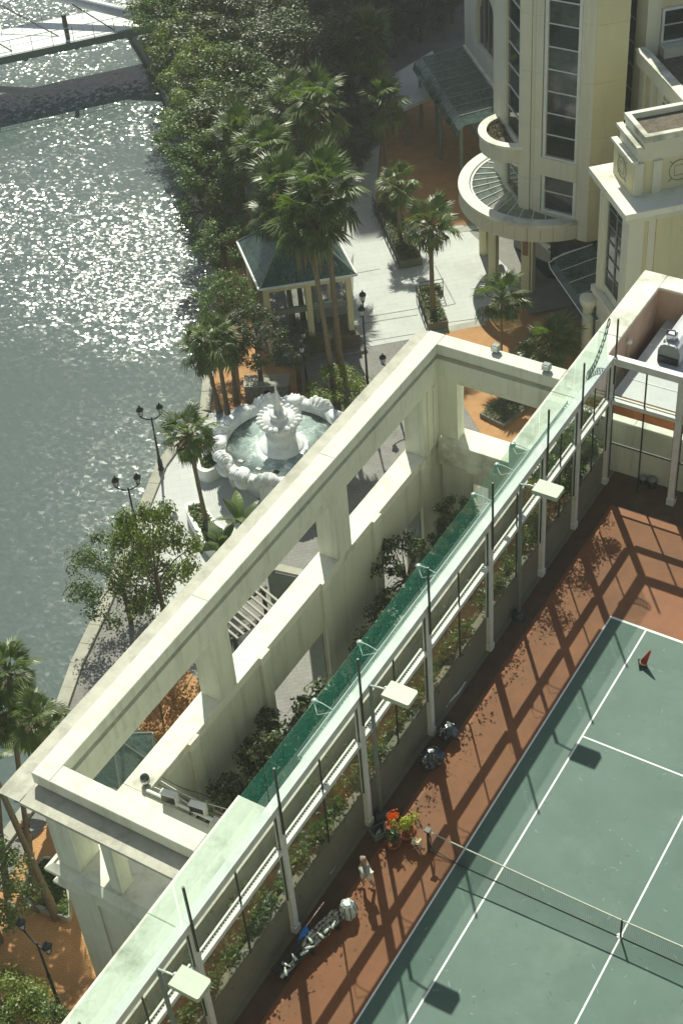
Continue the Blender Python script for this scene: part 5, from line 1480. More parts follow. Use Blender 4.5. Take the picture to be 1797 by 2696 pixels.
palm(*P_((-22.31, 28.60, -9.50), 10.6, -0.6, -0.2), 2.0, 'tall fan palm in front of the glass pavilion, tallest of the group', 39, 34, 1.2, 0.15)
palm(*P_((-22.52, 29.65, -9.50), 11.6, -0.1, 0.0), 2.1, 'tall fan palm in front of the glass pavilion, right hand trunk', 40, 34, 1.1, 0.17)
palm(*P_((-27.63, 32.92, -9.50), 7.4, -0.2, 0.0), 1.9, 'tall fan palm before the pavilion glass, left hand trunk', 41, 32, 1.2, 0.15)
palm(*P_((-27.29, 33.49, -9.50), 8.6, -0.4, 0.0), 1.9, 'fan palm leaning over the pavilion roof between the tall palms', 52, 32, 1.2, 0.14)
palm(*P_((-31.22, 37.07, -9.50), 7.8, 0, 0), 2.0, 'fan palm behind the pavilion roof, dark and dense', 42, 32, 1.1)
palm(*P_((-34.56, 39.11, -9.50), 7.0, 0, 0), 1.9, 'fan palm left of the pavilion roof, half lost in foliage', 43, 30, 1.1)
palm(*P_((-30.38, 41.04, -9.50), 9.0, 0, 0), 2.1, 'fan palm behind the tall pavilion palms with an upright tuft', 44, 34, 1.2)
palm(*P_((-33.45, 43.39, -9.50), 7.5, 0, 0), 1.9, 'fan palm standing over the middle of the grove', 45, 30, 1.0)
palm(*P_((-30.82, 49.05, -9.50), 5.2, 0, 0), 1.9, 'fan palm at the far end of the long railed planter', 46, 30, 1.1)
palm(*P_((-34.98, 54.68, -9.50), 6.0, 0, 0), 2.1, 'fan palm beside the pale ramp roof, farthest palm', 47, 32, 1.1)
palm(*P_((-15.25, -3.53, -9.50), 9.0, -3.3, 1.5), 1.25, 'tall curving palm at the left edge with a dark trunk passing behind the frame corner', 48, 30, 0.6, 0.14)
palm(*P_((-15.50, -1.94, -9.50), 7.4, -1.5, 1.6), 1.2, 'palm with a thick pale trunk close against the near corner of the frame', 49, 26, 0.4, 0.24)

palm((-16.11, -3.62, -9.50), (-19.11, 0.73, -1.80), 1.35, 'fan palm crown at the left edge, highest of the left edge palms', 50, 30, 0.5, 0.12)
palm((-17.59, -3.65, -9.50), (-19.20, -0.44, -3.00), 1.35, 'fan palm crown cut by the left edge of the picture, lower one', 51, 28, 0.5, 0.12)

# big paddle leaves (banana like)
def paddle(seed):
    rg = random.Random(seed)
    mb = MB(); N = 9
    vs = []
    for k in range(N):
        u = k / (N - 1)
        w_ = 0.30 * math.sin(math.pi * min(1, 0.12 + u * 0.88)) ** 0.7
        z = 0.25 * u - 0.65 * u * u
        x = 0.35 + 1.35 * u
        vs += [(x, w_, z - 0.05), (x, 0, z + 0.03), (x, -w_, z - 0.05)]
    o = len(mb.v); mb.v += vs
    for k in range(N - 1):
        a = o + 3 * k
        mb.f += [(a, a + 3, a + 4, a + 1), (a + 1, a + 4, a + 5, a + 2)]
    mb.tube([(0, 0, 0), (0.35, 0, 0.03)], 0.025, 4)
    me = mb.mesh('leaf'); me.materials.append(M['leaf_dark'] if seed == 1 else M['leaf'])
    return me
PAD = [paddle(1), paddle(2)]
def paddle_plant(b, h, n, size, label, seed, group=None):
    rg = random.Random(seed)
    t = thing('banana_plant', label, 'plant', b, group)
    MB().tube([b, (b[0] + 0.05, b[1], b[2] + h)], [0.11, 0.06], 7).build('stem', M['bark'], t, True)
    for k in range(n):
        s = size * rg.uniform(0.7, 1.1)
        inst('leaf', PAD[k % 2], t, (0, 0, h * rg.uniform(0.75, 1.0)), (rg.uniform(-.5, .5), -math.radians(rg.uniform(15, 75)), k * 2.4 + rg.uniform(-.3, .3)), (s, s, s))
    return t
paddle_plant((-20.55, 17.20, -9.50), 1.1, 9, 1.05, 'broad paddle leaved plant in front of the fountain, showing above the long beam', 61)
paddle_plant((-20.77, 15.92, -9.50), 0.8, 8, 0.9, 'paddle leaved plant in the white planter beside the long beam', 62)
paddle_plant((-18.6, 0.9, ZG), 3.6, 9, 1.2, 'tall paddle leaved plant at the left edge over the river', 63)
paddle_plant((-19.6, 1.5, ZG), 3.2, 8, 1.1, 'paddle leaved plant nearest the left edge of the picture, in shade', 64)

def crown_mesh(seed, nclump, nleaf, size, m, r=(1, 1, 0.85), core=0.35, cs=0.36):
    """unit crown: clumps over an uneven ellipsoid, gaps between them"""
    rg = random.Random(seed)
    mb = MB(); cl = []
    for k in range(nclump):
        z = rg.uniform(-0.75, 1.0)
        a = k * 2.39996 + rg.uniform(-.4, .4)
        q = math.sqrt(max(0, 1 - z * z * 0.95))
        f = rg.uniform(core, 1.0) ** 0.6
        c = Vector((math.cos(a) * q * r[0] * f, math.sin(a) * q * r[1] * f, z * r[2] * rg.uniform(0.8, 1.0)))
        cl.append(c)
        clump_leaves(mb, c, cs * rg.uniform(0.65, 1.2), int(nleaf / nclump), size, rg, 0.5, 0.7)
    me = mb.mesh('crown'); me.materials.append(m)
    return me, cl
def tree(b, h, rad, label, proto, seed, tr=0.16, cat='tree', group=None, name='broadleaf_tree', squash=0.85, lean=(0, 0)):
    me, cl = proto
    rg = random.Random(seed)
    t = thing(name, label, cat, b, group)
    top = Vector((lean[0], lean[1], h - rad * squash))
    rot = rg.uniform(0, 6.28)
    mb = MB()
    mb.tube([(0, 0, 0), (lean[0] * .3, lean[1] * .3, top.z * 0.5), tuple(top)], [tr * 1.2, tr, tr * 0.75], 8)
    tm = mb.mesh('trunk'); tm.materials.append(M['bark'])
    inst('trunk', tm, t)
    mb = MB()
    for c in cl[:16]:
        cc = Vector((c.x * math.cos(rot) - c.y * math.sin(rot), c.x * math.sin(rot) + c.y * math.cos(rot), c.z * squash)) * rad
        st = top + Vector((0, 0, -rad * rg.uniform(0.0, 0.5)))
        e = top + cc * 0.92
        m_ = st.lerp(e, 0.5) + Vector((0, 0, 0.1 * rad))
        mb.tube([st, m_, e], [tr * 0.45, tr * 0.28, tr * 0.1], 5)
    lm = mb.mesh('limbs'); lm.materials.append(M['bark'])
    inst('limbs', lm, t)
    inst('crown', me, t, top, (0, 0, rot), (rad, rad, rad * squash))
    return t
CR = [crown_mesh(101, 62, 6800, 0.070, M['leaf'], core=0.5, cs=0.25), crown_mesh(102, 66, 7200, 0.062, M['leaf_dark'], core=0.5, cs=0.25),
      crown_mesh(103, 58, 6600, 0.070, M['leaf_yellow'], core=0.5, cs=0.25), crown_mesh(104, 26, 3000, 0.085, M['leaf'], core=0.5, cs=0.27)]
# forest along the far river bank: (pixel of trunk foot is hidden, so feet are given on the ground)
FT = [(-48.99, 53.53, -9.50), (-45.71, 49.96, -9.50), (-42.12, 46.31, -9.50), (-40.91, 46.06, -9.50), (-44.57, 55.74, -9.50), (-42.07, 56.23, -9.50), (-39.92, 57.76, -9.50), (-39.78, 64.38, -9.50), (-39.93, 42.90, -9.50), (-44.21, 50.05, -9.50), (-39.50, 46.17, -9.50), (-41.66, 51.74, -9.50), (-37.78, 39.96, -9.50), (-35.79, 38.07, -9.50), (-34.94, 36.21, -9.50), (-36.90, 41.81, -9.50), (-35.17, 42.60, -9.50), (-38.28, 52.10, -9.50), (-37.02, 54.92, -9.50), (-39.05, 66.98, -9.50), (-37.61, 68.92, -9.50), (-42.35, 68.31, -9.50), (-51.64, 57.07, -9.50), (-47.86, 54.93, -9.50), (-46.55, 54.89, -9.50), (-40.43, 51.71, -9.50), (-42.98, 63.35, -9.50), (-33.08, 34.47, -9.50)]
FL = ['broad tree overhanging the river below the footbridge', 'yellow green tree leaning out over the water', 'bright yellow green tree with rounded clumps near the top', 'dark dense tree in the middle of the bank grove',
      'greyish tree with fine foliage at the top of the grove', 'dark tree behind the farthest palms', 'dark tree left of the pale ramp roof', 'deeply shaded tree above the pale ramp roof',
      'yellow green tree half way along the river bank', 'dark bushy tree among the bank trees, half way down', 'green tree just left of the grove palms', 'dark tree between the palms in the grove', 'river bank tree with hanging foliage over the glitter',
      'soft green tree behind the pavilion palms, on the left', 'lowest bank tree above the quay, dull green', 'dark round tree left of the pavilion roof', 'dense tree in the heart of the palm grove', 'dark tree behind the railed planter',
      'shaded tree beside the farthest fan palm', 'shaded tree at the top edge near the arcade building', 'darkest tree at the top edge beside the arcade building', 'shaded tree between the ramp roof and the arcade building',
      'pale green tree under the end of the footbridge', 'tree at the top edge right of the footbridge', 'leafy tree at the top edge with sun glints behind it', 'tree at the top edge in the middle of the grove', 'dark tree at the top edge above the farthest palm',
      'small tree beside the orange path left of the pavilion']
kinds = [0, 2, 2, 1, 1, 1, 1, 1, 2, 1, 0, 1, 0, 0, 0, 1, 1, 1, 1, 1, 1, 1, 0, 1, 0, 1, 1, 0]
rg = random.Random(202)
for i, (b, l) in enumerate(zip(FT, FL)):
    hh = rg.uniform(7.0, 9.0) if i not in (7, 14, 19, 20, 21, 27) else rg.uniform(4.2, 5.5)
    rr_ = min(3.4, hh * rg.uniform(0.38, 0.5)) * (0.78 if i in (2, 8, 12, 13, 14) else 1)
    tree(b, hh, rr_, l, CR[kinds[i]], 300 + i, 0.2, group='trees along the river bank')
# low dark growth closing the far end of the forecourt
for i, (b, h, r, l) in enumerate((((-38.59, 63.92, -9.50), 4.6, 2.3, 'dark bushy growth left above the pale ramp roof'), ((-38.00, 66.76, -9.50), 4.6, 2.2, 'dark bushy growth right above the pale ramp roof'), ((-37.43, 70.36, -9.50), 5.0, 2.4, 'dark bushy growth against the end of the arcade building'),
        ((-39.41, 61.04, -9.50), 4.5, 2.2, 'dark bush left of the pale ramp roof'), ((-43.64, 70.56, -9.50), 6.0, 3.2, 'dark tree at the very top edge, left of centre of the shaded end'), ((-41.58, 72.13, -9.50), 6.0, 3.2, 'dark tree at the very top edge of the shaded end'), ((-40.14, 74.88, -9.50), 6.0, 3.0, 'dark tree at the very top edge beside the arcade wall'),
        ((-33.96, 50.23, -9.50), 4.2, 2.0, 'dark bush beside the far end of the railed planter'), ((-33.06, 47.53, -9.50), 4.0, 1.8, 'dark bush between the palms and the railed planter'), ((-35.91, 54.27, -9.50), 4.6, 2.1, 'dark bush behind the far end of the railed planter'))):
    tree(b, h, r, l, CR[1], 500 + i, 0.14, 'tree', 'dark growth at the far forecourt', 'bushy_tree', 0.9)
# single trees
tree((-19.79, 10.14, -9.50), 8.4, 2.15, 'airy broadleaf tree at the river edge against the long beam', crown_mesh(109, 60, 7000, 0.062, M['leaf_yellow'], core=0.3, cs=0.24), 401, 0.11, squash=1.75)
tree((-22.05, 10.28, -9.50), 5.4, 2.3, 'lower leafy tree beside the airy tree at the river edge, glitter showing through', crown_mesh(110, 44, 6500, 0.062, M['leaf'], core=0.4, cs=0.28), 402, 0.1, squash=1.0)
tree((-25.75, 26.92, -9.50), 5.6, 1.75, 'dark broadleaf tree between the pavilion and the fountain', CR[1], 403, 0.13, squash=1.0)
tree((-24.18, 28.12, -9.50), 3.9, 1.25, 'small dark tree with a leaning trunk behind the street lamp', CR[1], 404, 0.12)
tree((-28.83, 28.83, -9.50), 5.6, 1.7, 'pale leaved tree by the quay left of the pavilion', CR[0], 405, 0.12, squash=0.9)
tree((-16.54, -5.34, -9.50), 5.4, 2.0, 'dark green tree at the left edge over the orange paving', CR[0], 406, 0.14)
tree((-13.79, -8.37, -9.50), 3.6, 1.9, 'yellowish bush at the bottom left corner', CR[2], 407, 0.1)
tree((-12.45, -8.30, -9.50), 3.0, 1.5, 'grey green bush beside the yellowish bush at the bottom left', CR[0], 408, 0.1)
tree((-21.37, 27.53, -9.50), 2.5, 1.75, 'round clipped yellow green shrub behind the fountain', crown_mesh(105, 60, 6500, 0.07, M['leaf_yellow'], core=0.8, cs=0.30), 409, 0.08, 'shrub', name='round_shrub', squash=0.72)
# courtyard planting
BIGL = crown_mesh(106, 24, 2200, 0.16, M['leaf_dark'], core=0.5, cs=0.32)  # darker leaf colour stands in for the courtyard shade
tree((-10.4, 15.2, ZG), 6.3, 1.5, 'slim tree standing before the bright doorway in the courtyard', crown_mesh(107, 30, 2300, 0.10, M['leaf_dark'], core=0.4, cs=0.26), 420, 0.12, squash=1.6)
tree((-9.7, 5.0, ZG), 5.8, 1.7, 'large leaved tree in the courtyard below the fence', BIGL, 421, 0.1)
tree((-8.9, 6.8, ZG), 5.8, 1.6, 'large leaved courtyard tree close under the fence rail', BIGL, 422, 0.1)
SH = crown_mesh(108, 30, 2600, 0.11, M['leaf_dark'], core=0.7, cs=0.34)
for (x, y, h, r, l) in ((-9.9, 18.9, 5.6, 1.0, 'dark shrub at the far inner corner of the courtyard'), (-9.3, 17.6, 5.8, 1.1, 'taller dark shrub by the slim courtyard tree, on its far side'), (-9.0, 16.2, 5.0, 1.2, 'dark shrub beside the slim courtyard tree'),
                        (-9.3, 13.1, 5.4, 1.5, 'dark shrub in the middle of the courtyard under the fence'), (-9.2, 11.2, 5.0, 1.3, 'dark shrub at the foot of the cream wall, mid courtyard'), (-9.6, 8.9, 3.8, 1.2, 'low shrub beside the courtyard doorway'),
                        (-9.3, 3.0, 6.4, 1.7, 'dark shrub left of the large leaved courtyard trees'), (-9.4, 0.9, 6.3, 1.5, 'feathery dark shrub at the near end of the courtyard'), (-8.3, 1.6, 7.2, 1.6, 'dark shrub nearest the pipe run in the courtyard'),
                        (-7.9, 4.4, 7.4, 1.6, 'tall dark shrub rising close under the cable tray'), (-8.2, 8.6, 6.2, 1.5, 'dense dark shrub against the fence side of the courtyard'), (-8.2, 12.3, 6.2, 1.5, 'dense dark shrub under the upper spot lamps')):
    tree((x, y, ZG), h, r, l, SH, int(x * -100 + y * 7), 0.06, 'shrub', name='courtyard_shrub', group=None, squash=1.3)
# things on the courtyard floor
for (x, y, a, l) in ((-10.4, 9.6, 35, 'pale bench slab lying at the foot of the courtyard wall'), (-9.3, 11.2, 60, 'pale stacked boards against the courtyard wall')):
    t = thing('boards', l, 'boards', (x, y, ZG))
    for k in range(3):
        MB().obox((x, y), a, -0.9, 0.9, k * 0.26, k * 0.26 + 0.2, ZG + 0.3 + 0.12 * k, ZG + 0.36 + 0.12 * k).build('board', M['line'], t)
    MB().obox((x, y), a, -0.7, -0.6, 0, 0.8, ZG, ZG + 0.3).obox((x, y), a, 0.6, 0.7, 0, 0.8, ZG, ZG + 0.3).build('trestle', M['woodark'], t)

# slatted pergola seen through the frame opening, and the other things beyond it
sp = thing('slatted_pergola', 'pergola of white slats seen through the opening between the frame piers', 'pergola', (-14.6, 8.6, ZG))
pgp = Vector((-16.49, 11.83, -7.60))
for k in range(9):
    MB().obox((pgp.x, pgp.y), -18, -0.95, 0.95, -1.35 + k * 0.33, -1.25 + k * 0.33, -7.6, -7.52).build('slat', M['quay'], sp)
for u in (-0.7, 0.7):
    MB().obox((pgp.x, pgp.y), -18, u - 0.06, u + 0.06, -1.5, 1.6, -7.73, -7.61).build('beam', M['woodark'], sp)
    for v in (-1.3, 1.4):
        c_, s_ = math.cos(math.radians(-18)), math.sin(math.radians(-18))
        q = (pgp.x + u * c_ - v * s_, pgp.y + u * s_ + v * c_)
        MB().box(q[0] - 0.07, q[0] + 0.07, q[1] - 0.07, q[1] + 0.07, ZG, -7.74).build('post', M['woodark'], sp)
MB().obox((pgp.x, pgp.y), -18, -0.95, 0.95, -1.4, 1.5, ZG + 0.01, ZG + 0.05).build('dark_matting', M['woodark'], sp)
bs = thing('bus_shelter', 'white topped dark shelter seen through the upper frame opening', 'shelter', (-17.58, 16.40, -9.50))
bp_ = Vector((-16.13, 14.51, -7.20))
MB().obox((bp_.x, bp_.y), 10, -0.7, 0.7, -0.2, 0.2, -7.3, -7.15).build('roof', M['quay'], bs)
MB().obox((bp_.x, bp_.y), 10, -0.85, 0.85, -0.3, -0.22, ZG, -7.31).build('back_panel', M['greysteel'], bs)
for u in (-0.8, 0.8):
    MB().obox((bp_.x, bp_.y), 10, u - 0.05, u + 0.05, 0.2, 0.3, ZG, -7.31).build('post', M['woodark'], bs)
kk = thing('glass_kiosk', 'small kiosk with a faceted teal glass roof seen through the near frame opening', 'kiosk', (-17.57, 3.62, -9.50))
kp = Vector((-16.53, 2.53, -6.60))
ka = [Vector((kp.x + 1.7 * math.cos(a), kp.y + 1.7 * math.sin(a), -7.2)) for a in [math.pi / 3 * k + 0.2 for k in range(6)]]
kt = Vector((kp.x, kp.y, -5.9))
for k in range(6):
    a, b = ka[k], ka[(k + 1) % 6]
    dn = Vector((0, 0, -0.02))
    MB().add([a, b, kt, a + dn, b + dn, kt + dn], [(0, 1, 2), (5, 4, 3), (0, 3, 4, 1), (1, 4, 5, 2), (2, 5, 3, 0)]).build('roof_pane', M['roof_glass'], kk)
    MB().tube([a, kt + Vector((0, 0, 0.03))], 0.04, 5).build('rib', M['greysteel'], kk)
    MB().tube([(a.x, a.y, ZG), (a.x, a.y, -7.22)], 0.07, 8).build('post', M['greysteel'], kk)
    MB().add([a + dZ * -0.03, b + dZ * -0.03, b + dZ * -0.2, a + dZ * -0.2], [(0, 1, 2, 3)]).build('eave_board', M['white'], kk)
db = thing('dry_shrub', 'orange brown dry shrub seen through the opening left of the near pier', 'shrub', (-17.66, 6.56, -9.50))
rg = random.Random(91); mb = MB(); c0 = Vector((-17.35, 6.25, -9.00))
for k in range(14):
    clump_leaves(mb, c0 + Vector((rg.uniform(-1.2, 1.2), rg.uniform(-1.2, 1.2), rg.uniform(0, 1.0))), 0.5, 110, 0.12, rg)
mb.build('foliage', leaf_mat('dry_orange_leaf', (0.22, 0.11, 0.03), 0.5, 0.3), db)
MB().tube([tuple(c0 - dZ * 0.5), tuple(c0 + dZ * 0.6)], 0.05, 5).build('stem', M['bark'], db)

# ================================================================== footbridge over the river
br = thing('footbridge', 'white cable stayed footbridge with thin railings crossing the river at the top left', 'bridge', (-62, 55, -7.4))
bA, bB = Vector((-63.38, 48.07, -7.40)), Vector((-54.50, 58.75, -7.40))
fA, fB = Vector((-66.19, 51.31, -7.40)), Vector((-60.18, 59.86, -7.40))
bd = (bB - bA).normalized(); bn = Vector((-bd.y, bd.x, 0))
wid = abs((fA - bA).dot(bn)); bA = bA - bd * 25; bB = bB + bd * 6
LB = (bB - bA).length; ba = math.degrees(math.atan2(bd.y, bd.x))
k = 0
while k < LB:
    MB().obox(bA, ba, k + 0.01, min(k + 3.0, LB) - 0.01, 0, wid, -7.6, -7.4).build('deck_slab', M['line'], br); k += 3.0
MB().obox(bA, ba, 0, LB, -0.18, -0.005, -7.95, -7.42).build('edge_beam', M['greysteel'], br)
MB().obox(bA, ba, 0, LB, wid + 0.005, wid + 0.18, -7.95, -7.42).build('edge_beam', M['greysteel'], br)
for v in (0.05, wid - 0.05):
    a = bA + bn * v; b = bB + bn * v
    MB().tube([a + dZ * 1.0, b + dZ * 1.0], 0.03, 5).tube([a + dZ * 0.55, b + dZ * 0.55], 0.018, 4).build('hand_rail', M['white'], br)
    k = 0.5
    while k < LB:
        q = bA + bn * v + bd * k
        MB().tube([q, q + dZ * 1.0], 0.03, 4).build('baluster', M['greysteel'], br); k += 1.5
# inclined pylon leg and stay cables
q0 = Vector((-53.32, 57.77, -7.00)); q1 = Vector((-63.40, 55.87, -5.60))
MB().tube([q0, q0.lerp(q1, 0.5), q1, q1 + (q1 - q0) * 0.5], [0.42, 0.42, 0.40, 0.38], 10).build('pylon_leg', M['roofmetal'], br, True)
for (pa, pb) in (((-60.38, 53.55, -7.40), (-66.64, 53.36, -5.40)), ((-57.25, 55.99, -7.40), (-60.03, 55.18, -5.60)), ((-62.04, 50.31, -7.40), (-64.34, 49.66, -6.00))):
    MB().tube([pa, pb], 0.05, 5).build('stay_cable', M['woodark'], br)
for px_ in ((-62.01, 51.42, -8.30), (-59.68, 54.38, -8.30), (-56.99, 57.24, -8.30)):
    MB().ell(px_, (0.28, 0.28, 0.35), 8, 6).build('under_lamp', M['greysteel'], br)
q = Vector((-59.52, 53.52, -7.40)); MB().box(q.x - 0.12, q.x + 0.12, q.y - 0.12, q.y + 0.12, -7.4, -5.6).build('lamp_post', M['woodark'], br)

# ================================================================== people
def person(b, h, rz, label, top, low, shoes, hairm, lean=0.0, stride=0.12, band=None, blur=False):
    k = h / 1.75
    t = thing('person', label, 'person', b)
    t.rotation_euler = (0, 0, rz)
    def skin_mesh(name, verts, edges, radii, m, sub=2):
        me = bpy.data.meshes.new(name)
        me.from_pydata([tuple(c * k for c in v) for v in verts], edges, [])
        o = bpy.data.objects.new(name, me); COL.objects.link(o); o.parent = t
        md = o.modifiers.new('skin', 'SKIN'); md.use_smooth_shade = True
        for i, r in enumerate(radii):
            sv = me.skin_vertices[0].data[i]; sv.radius = (r[0] * k, r[1] * k) if isinstance(r, tuple) else (r * k, r * k)
            sv.use_root = (i == 0)
        sb = o.modifiers.new('sub', 'SUBSURF'); sb.levels = sub; sb.render_levels = sub
        me.materials.append(m)
        return o
    s = stride
    V = [(0, 0, 0.95), (0, 0, 1.15), (0, lean * .5, 1.38), (0, lean * .7, 1.50), (0, lean * .8, 1.58), (0, lean, 1.67),
         (0.10, 0, 0.88), (0.10, s, 0.50), (0.10, s * 0.9 - 0.02, 0.09), (0.10, s + 0.14, 0.04),
         (-0.10, 0, 0.88), (-0.10, -s * .4, 0.50), (-0.10, -s - 0.06, 0.10), (-0.10, -s + 0.09, 0.04),
         (0.19, lean * .6, 1.40), (0.25, -0.06, 1.14), (0.24, 0.08, 0.93), (0.235, 0.13, 0.85),
         (-0.19, lean * .6, 1.40), (-0.25, 0.06, 1.14), (-0.23, 0.18, 0.96), (-0.225, 0.23, 0.89)]
    E = [(0, 1), (1, 2), (2, 3), (3, 4), (4, 5), (0, 6), (6, 7), (7, 8), (8, 9), (0, 10), (10, 11), (11, 12), (12, 13), (2, 14), (14, 15), (15, 16), (16, 17), (2, 18), (18, 19), (19, 20), (20, 21)]
    Rr = [(.15, .11), (.13, .095), (.16, .10), .055, .07, .095, .085, .062, .042, .04, .085, .062, .042, .04, .055, .042, .032, .035, .055, .042, .032, .035]
    skin_mesh('body', V, E, Rr, M['skin'])
    skin_mesh('shirt', [V[0], V[1], V[2], V[14], V[15], V[18], V[19]], [(0, 1), (1, 2), (2, 3), (3, 4), (2, 5), (5, 6)], [(.17, .125), (.15, .112), (.175, .118), .072, .06, .072, .06], top)
    skin_mesh('shorts', [V[0], V[6], V[7], V[10], V[11]], [(0, 1), (1, 2), (0, 3), (3, 4)], [(.175, .125), .112, .085, .112, .085], low)
    for i in (8, 12):
        a = V[i]
        MB().ell((a[0] * k, (a[1] + 0.06) * k, 0.05 * k), (0.055 * k, 0.14 * k, 0.055 * k), 8, 6).build('shoe', shoes, t, True)
    o = MB().ell((0, (lean - 0.02) * k, 1.70 * k), (0.108 * k, 0.12 * k, 0.115 * k), 12, 8).build('hair', hairm, t, True)
    if band:
        MB().lathe([(0.118 * k, 1.66 * k), (0.128 * k, 1.69 * k), (0.118 * k, 1.73 * k)], (0, (lean - 0.015) * k, 0), 16).build('head_band', band, t, True)
    mb = MB()
    mb.ell((0, (lean + 0.10) * k, 1.66 * k), (0.014 * k, 0.02 * k, 0.02 * k), 6, 5)
    mb.ell((0.035 * k, (lean + 0.086) * k, 1.685 * k), (0.012 * k,) * 3, 6, 5)
    mb.ell((-0.035 * k, (lean + 0.086) * k, 1.685 * k), (0.012 * k,) * 3, 6, 5)
    mb.build('face', M['skin'], t, True)
    return t
pp = person((-1.92, -2.04, 0.00), 1.7, 2.6, 'person in grey top, pale shorts and white head band walking beside the planter wall', M['shirt'], M['shorts'], M['shoe'], M['hair'], 0.05, 0.12, M['shoe'])
mbp = MB().box(-0.13, 0.13, -0.17, -0.13, 1.12, 1.42).box(-0.03, 0.17, -0.14, -0.12, 0.75, 1.15)
mbp.build('backpack', M['blackcloth'], pp)
person((-18.48, -1.27, -9.50), 1.45, 0.6, 'person in dark clothes walking on the promenade at the left edge', M['blackcloth'], M['blackcloth'], M['black'], M['hair'], 0.03, 0.15)

# ================================================================== things along the court edge
def sack(c, r, label, m, seed):
    rg = random.Random(seed)
    t = thing('plastic_sack', label, 'sack', (c[0], c[1], 0))
    mb = MB()
    ph = [rg.uniform(0, 6.28) for _ in range(4)]
    mb.lathe([(0.02, 0.0)] + [(max(0.03, r[0] * math.sin(math.pi * (0.08 + 0.86 * i / 11)) ** 0.7), 2.1 * r[2] * (i / 11) ** 1.15) for i in range(12)], (c[0], c[1], 0.004), 26,
             lambda a, i: 1 + 0.22 * math.sin(2 * a + ph[0] + i * .3) + 0.12 * math.sin(5 * a + ph[1] - i * .5) + 0.07 * math.sin(9 * a + ph[2] + i) + rg.uniform(-.05, .05))
    mb.build('bag', m, t)
    mb = MB()
    for k in range(7):
        a = rg.uniform(0, 6.28)
        mb.tube([(c[0], c[1], r[2] * 1.85), (c[0] + 0.09 * math.cos(a), c[1] + 0.09 * math.sin(a), r[2] * 2.1 + 0.12)], [0.05, 0.02], 4)
    mb.build('knot', M['sackw'], t)
    mb = MB()
    for k in range(46):
        a = rg.uniform(1.5, 4.2); e = rg.uniform(0.2, 1.3)
        p = Vector((c[0] + r[0] * 1.02 * math.cos(a) * math.cos(e), c[1] + r[1] * 1.02 * math.sin(a) * math.cos(e), r[2] + r[2] * 1.02 * math.sin(e)))
        leaf_card(mb, p, Vector((math.cos(a), math.sin(a), 1.0)), 0.09, rg, 0.6)
    mb.build('folds', M['sackw'], t, kind='stuff')
c1, c2 = (-2.42, 3.03, 0.00), (-2.48, 4.26, 0.00)
sack(c1, (0.36, 0.44, 0.34), 'blue black shiny plastic sack lying by the fence post, nearer of the two', M['sack'], 5)
sack(c2, (0.30, 0.36, 0.30), 'blue black shiny plastic sack lying by the fence post, farther of the two', M['sack'], 6)

def pot_plant(c, label, h, r, lm, n, ls, seed, extra=None):
    rg = random.Random(seed)
    t = thing('potted_plant', label, 'potted plant', c)
    MB().lathe([(r * .62, 0), (r * .9, h), (r, h), (r, h + 0.05), (r * .8, h + 0.05), (r * .75, h - 0.03)], c, 16).build('pot', M['terracotta'], t, True)
    mb = MB()
    for k in range(12):
        a = rg.uniform(0, 6.28); rr = rg.uniform(0, r * 1.1)
        clump_leaves(mb, (c[0] + rr * math.cos(a), c[1] + rr * math.sin(a), c[2] + h + rg.uniform(0.15, 0.6)), r * 0.6, n, ls, rg)
    mb.build('foliage', lm, t)
    mb = MB()
    for k in range(6):
        a = k
        mb.tube([(c[0], c[1], c[2] + h), (c[0] + r * .7 * math.cos(a), c[1] + r * .7 * math.sin(a), c[2] + h + 0.45)], [0.015, 0.008], 4)
    mb.build('stems', M['bark'], t)
    return t
pA = (-1.78, 0.14, 0.00)
pt = pot_plant(pA, 'yellow green leafy plant in a terracotta pot beside the net post', 0.30, 0.34, leaf_mat('lime_leaf', (0.33, 0.36, 0.06), 0.4, 0.4), 45, 0.10, 71)
pB = (-2.27, 0.04, 0.00)
pot_plant(pB, 'plant with glowing orange red top in a pot by the planter wall', 0.42, 0.20, M['redflower'], 16, 0.09, 72)
pC = (-1.95, -0.39, 0.00)
pot_plant(pC, 'dark leaved low plant in a pot between the bright plants and the person', 0.25, 0.26, M['leaf_dark'], 22, 0.11, 73)
st = thing('stool', 'small pale folding stool beside the yellow green pot plant', 'stool', (-1.28, -0.08, 0.00))
sc_ = (-1.28, -0.08, 0.00)
MB().obox(sc_, 20, -0.16, 0.16, -0.12, 0.12, 0.36, 0.39).build('seat', M['cream_plastic'], st)
for (u, v) in ((-.14, -.1), (.14, -.1), (.14, .1), (-.14, .1)):
    MB().tube([(sc_[0] + u, sc_[1] + v, 0.36), (sc_[0] - u * 0.9, sc_[1] + v, 0.0)], 0.014, 5).build('leg', M['pink'], st)
tr_ = thing('water_tray', 'dull metal tray standing against the planter wall corner', 'tray', (-2.59, -0.13, 0.00))
tc_ = (-2.59, -0.13, 0.00)
MB().obox(tc_, 62, -0.3, 0.3, -0.2, 0.2, 0, 0.22).build('tub', M['greysteel'], tr_)
MB().obox(tc_, 62, -0.26, 0.26, -0.16, 0.16, 0.225, 0.24).build('water', M['window'], tr_)

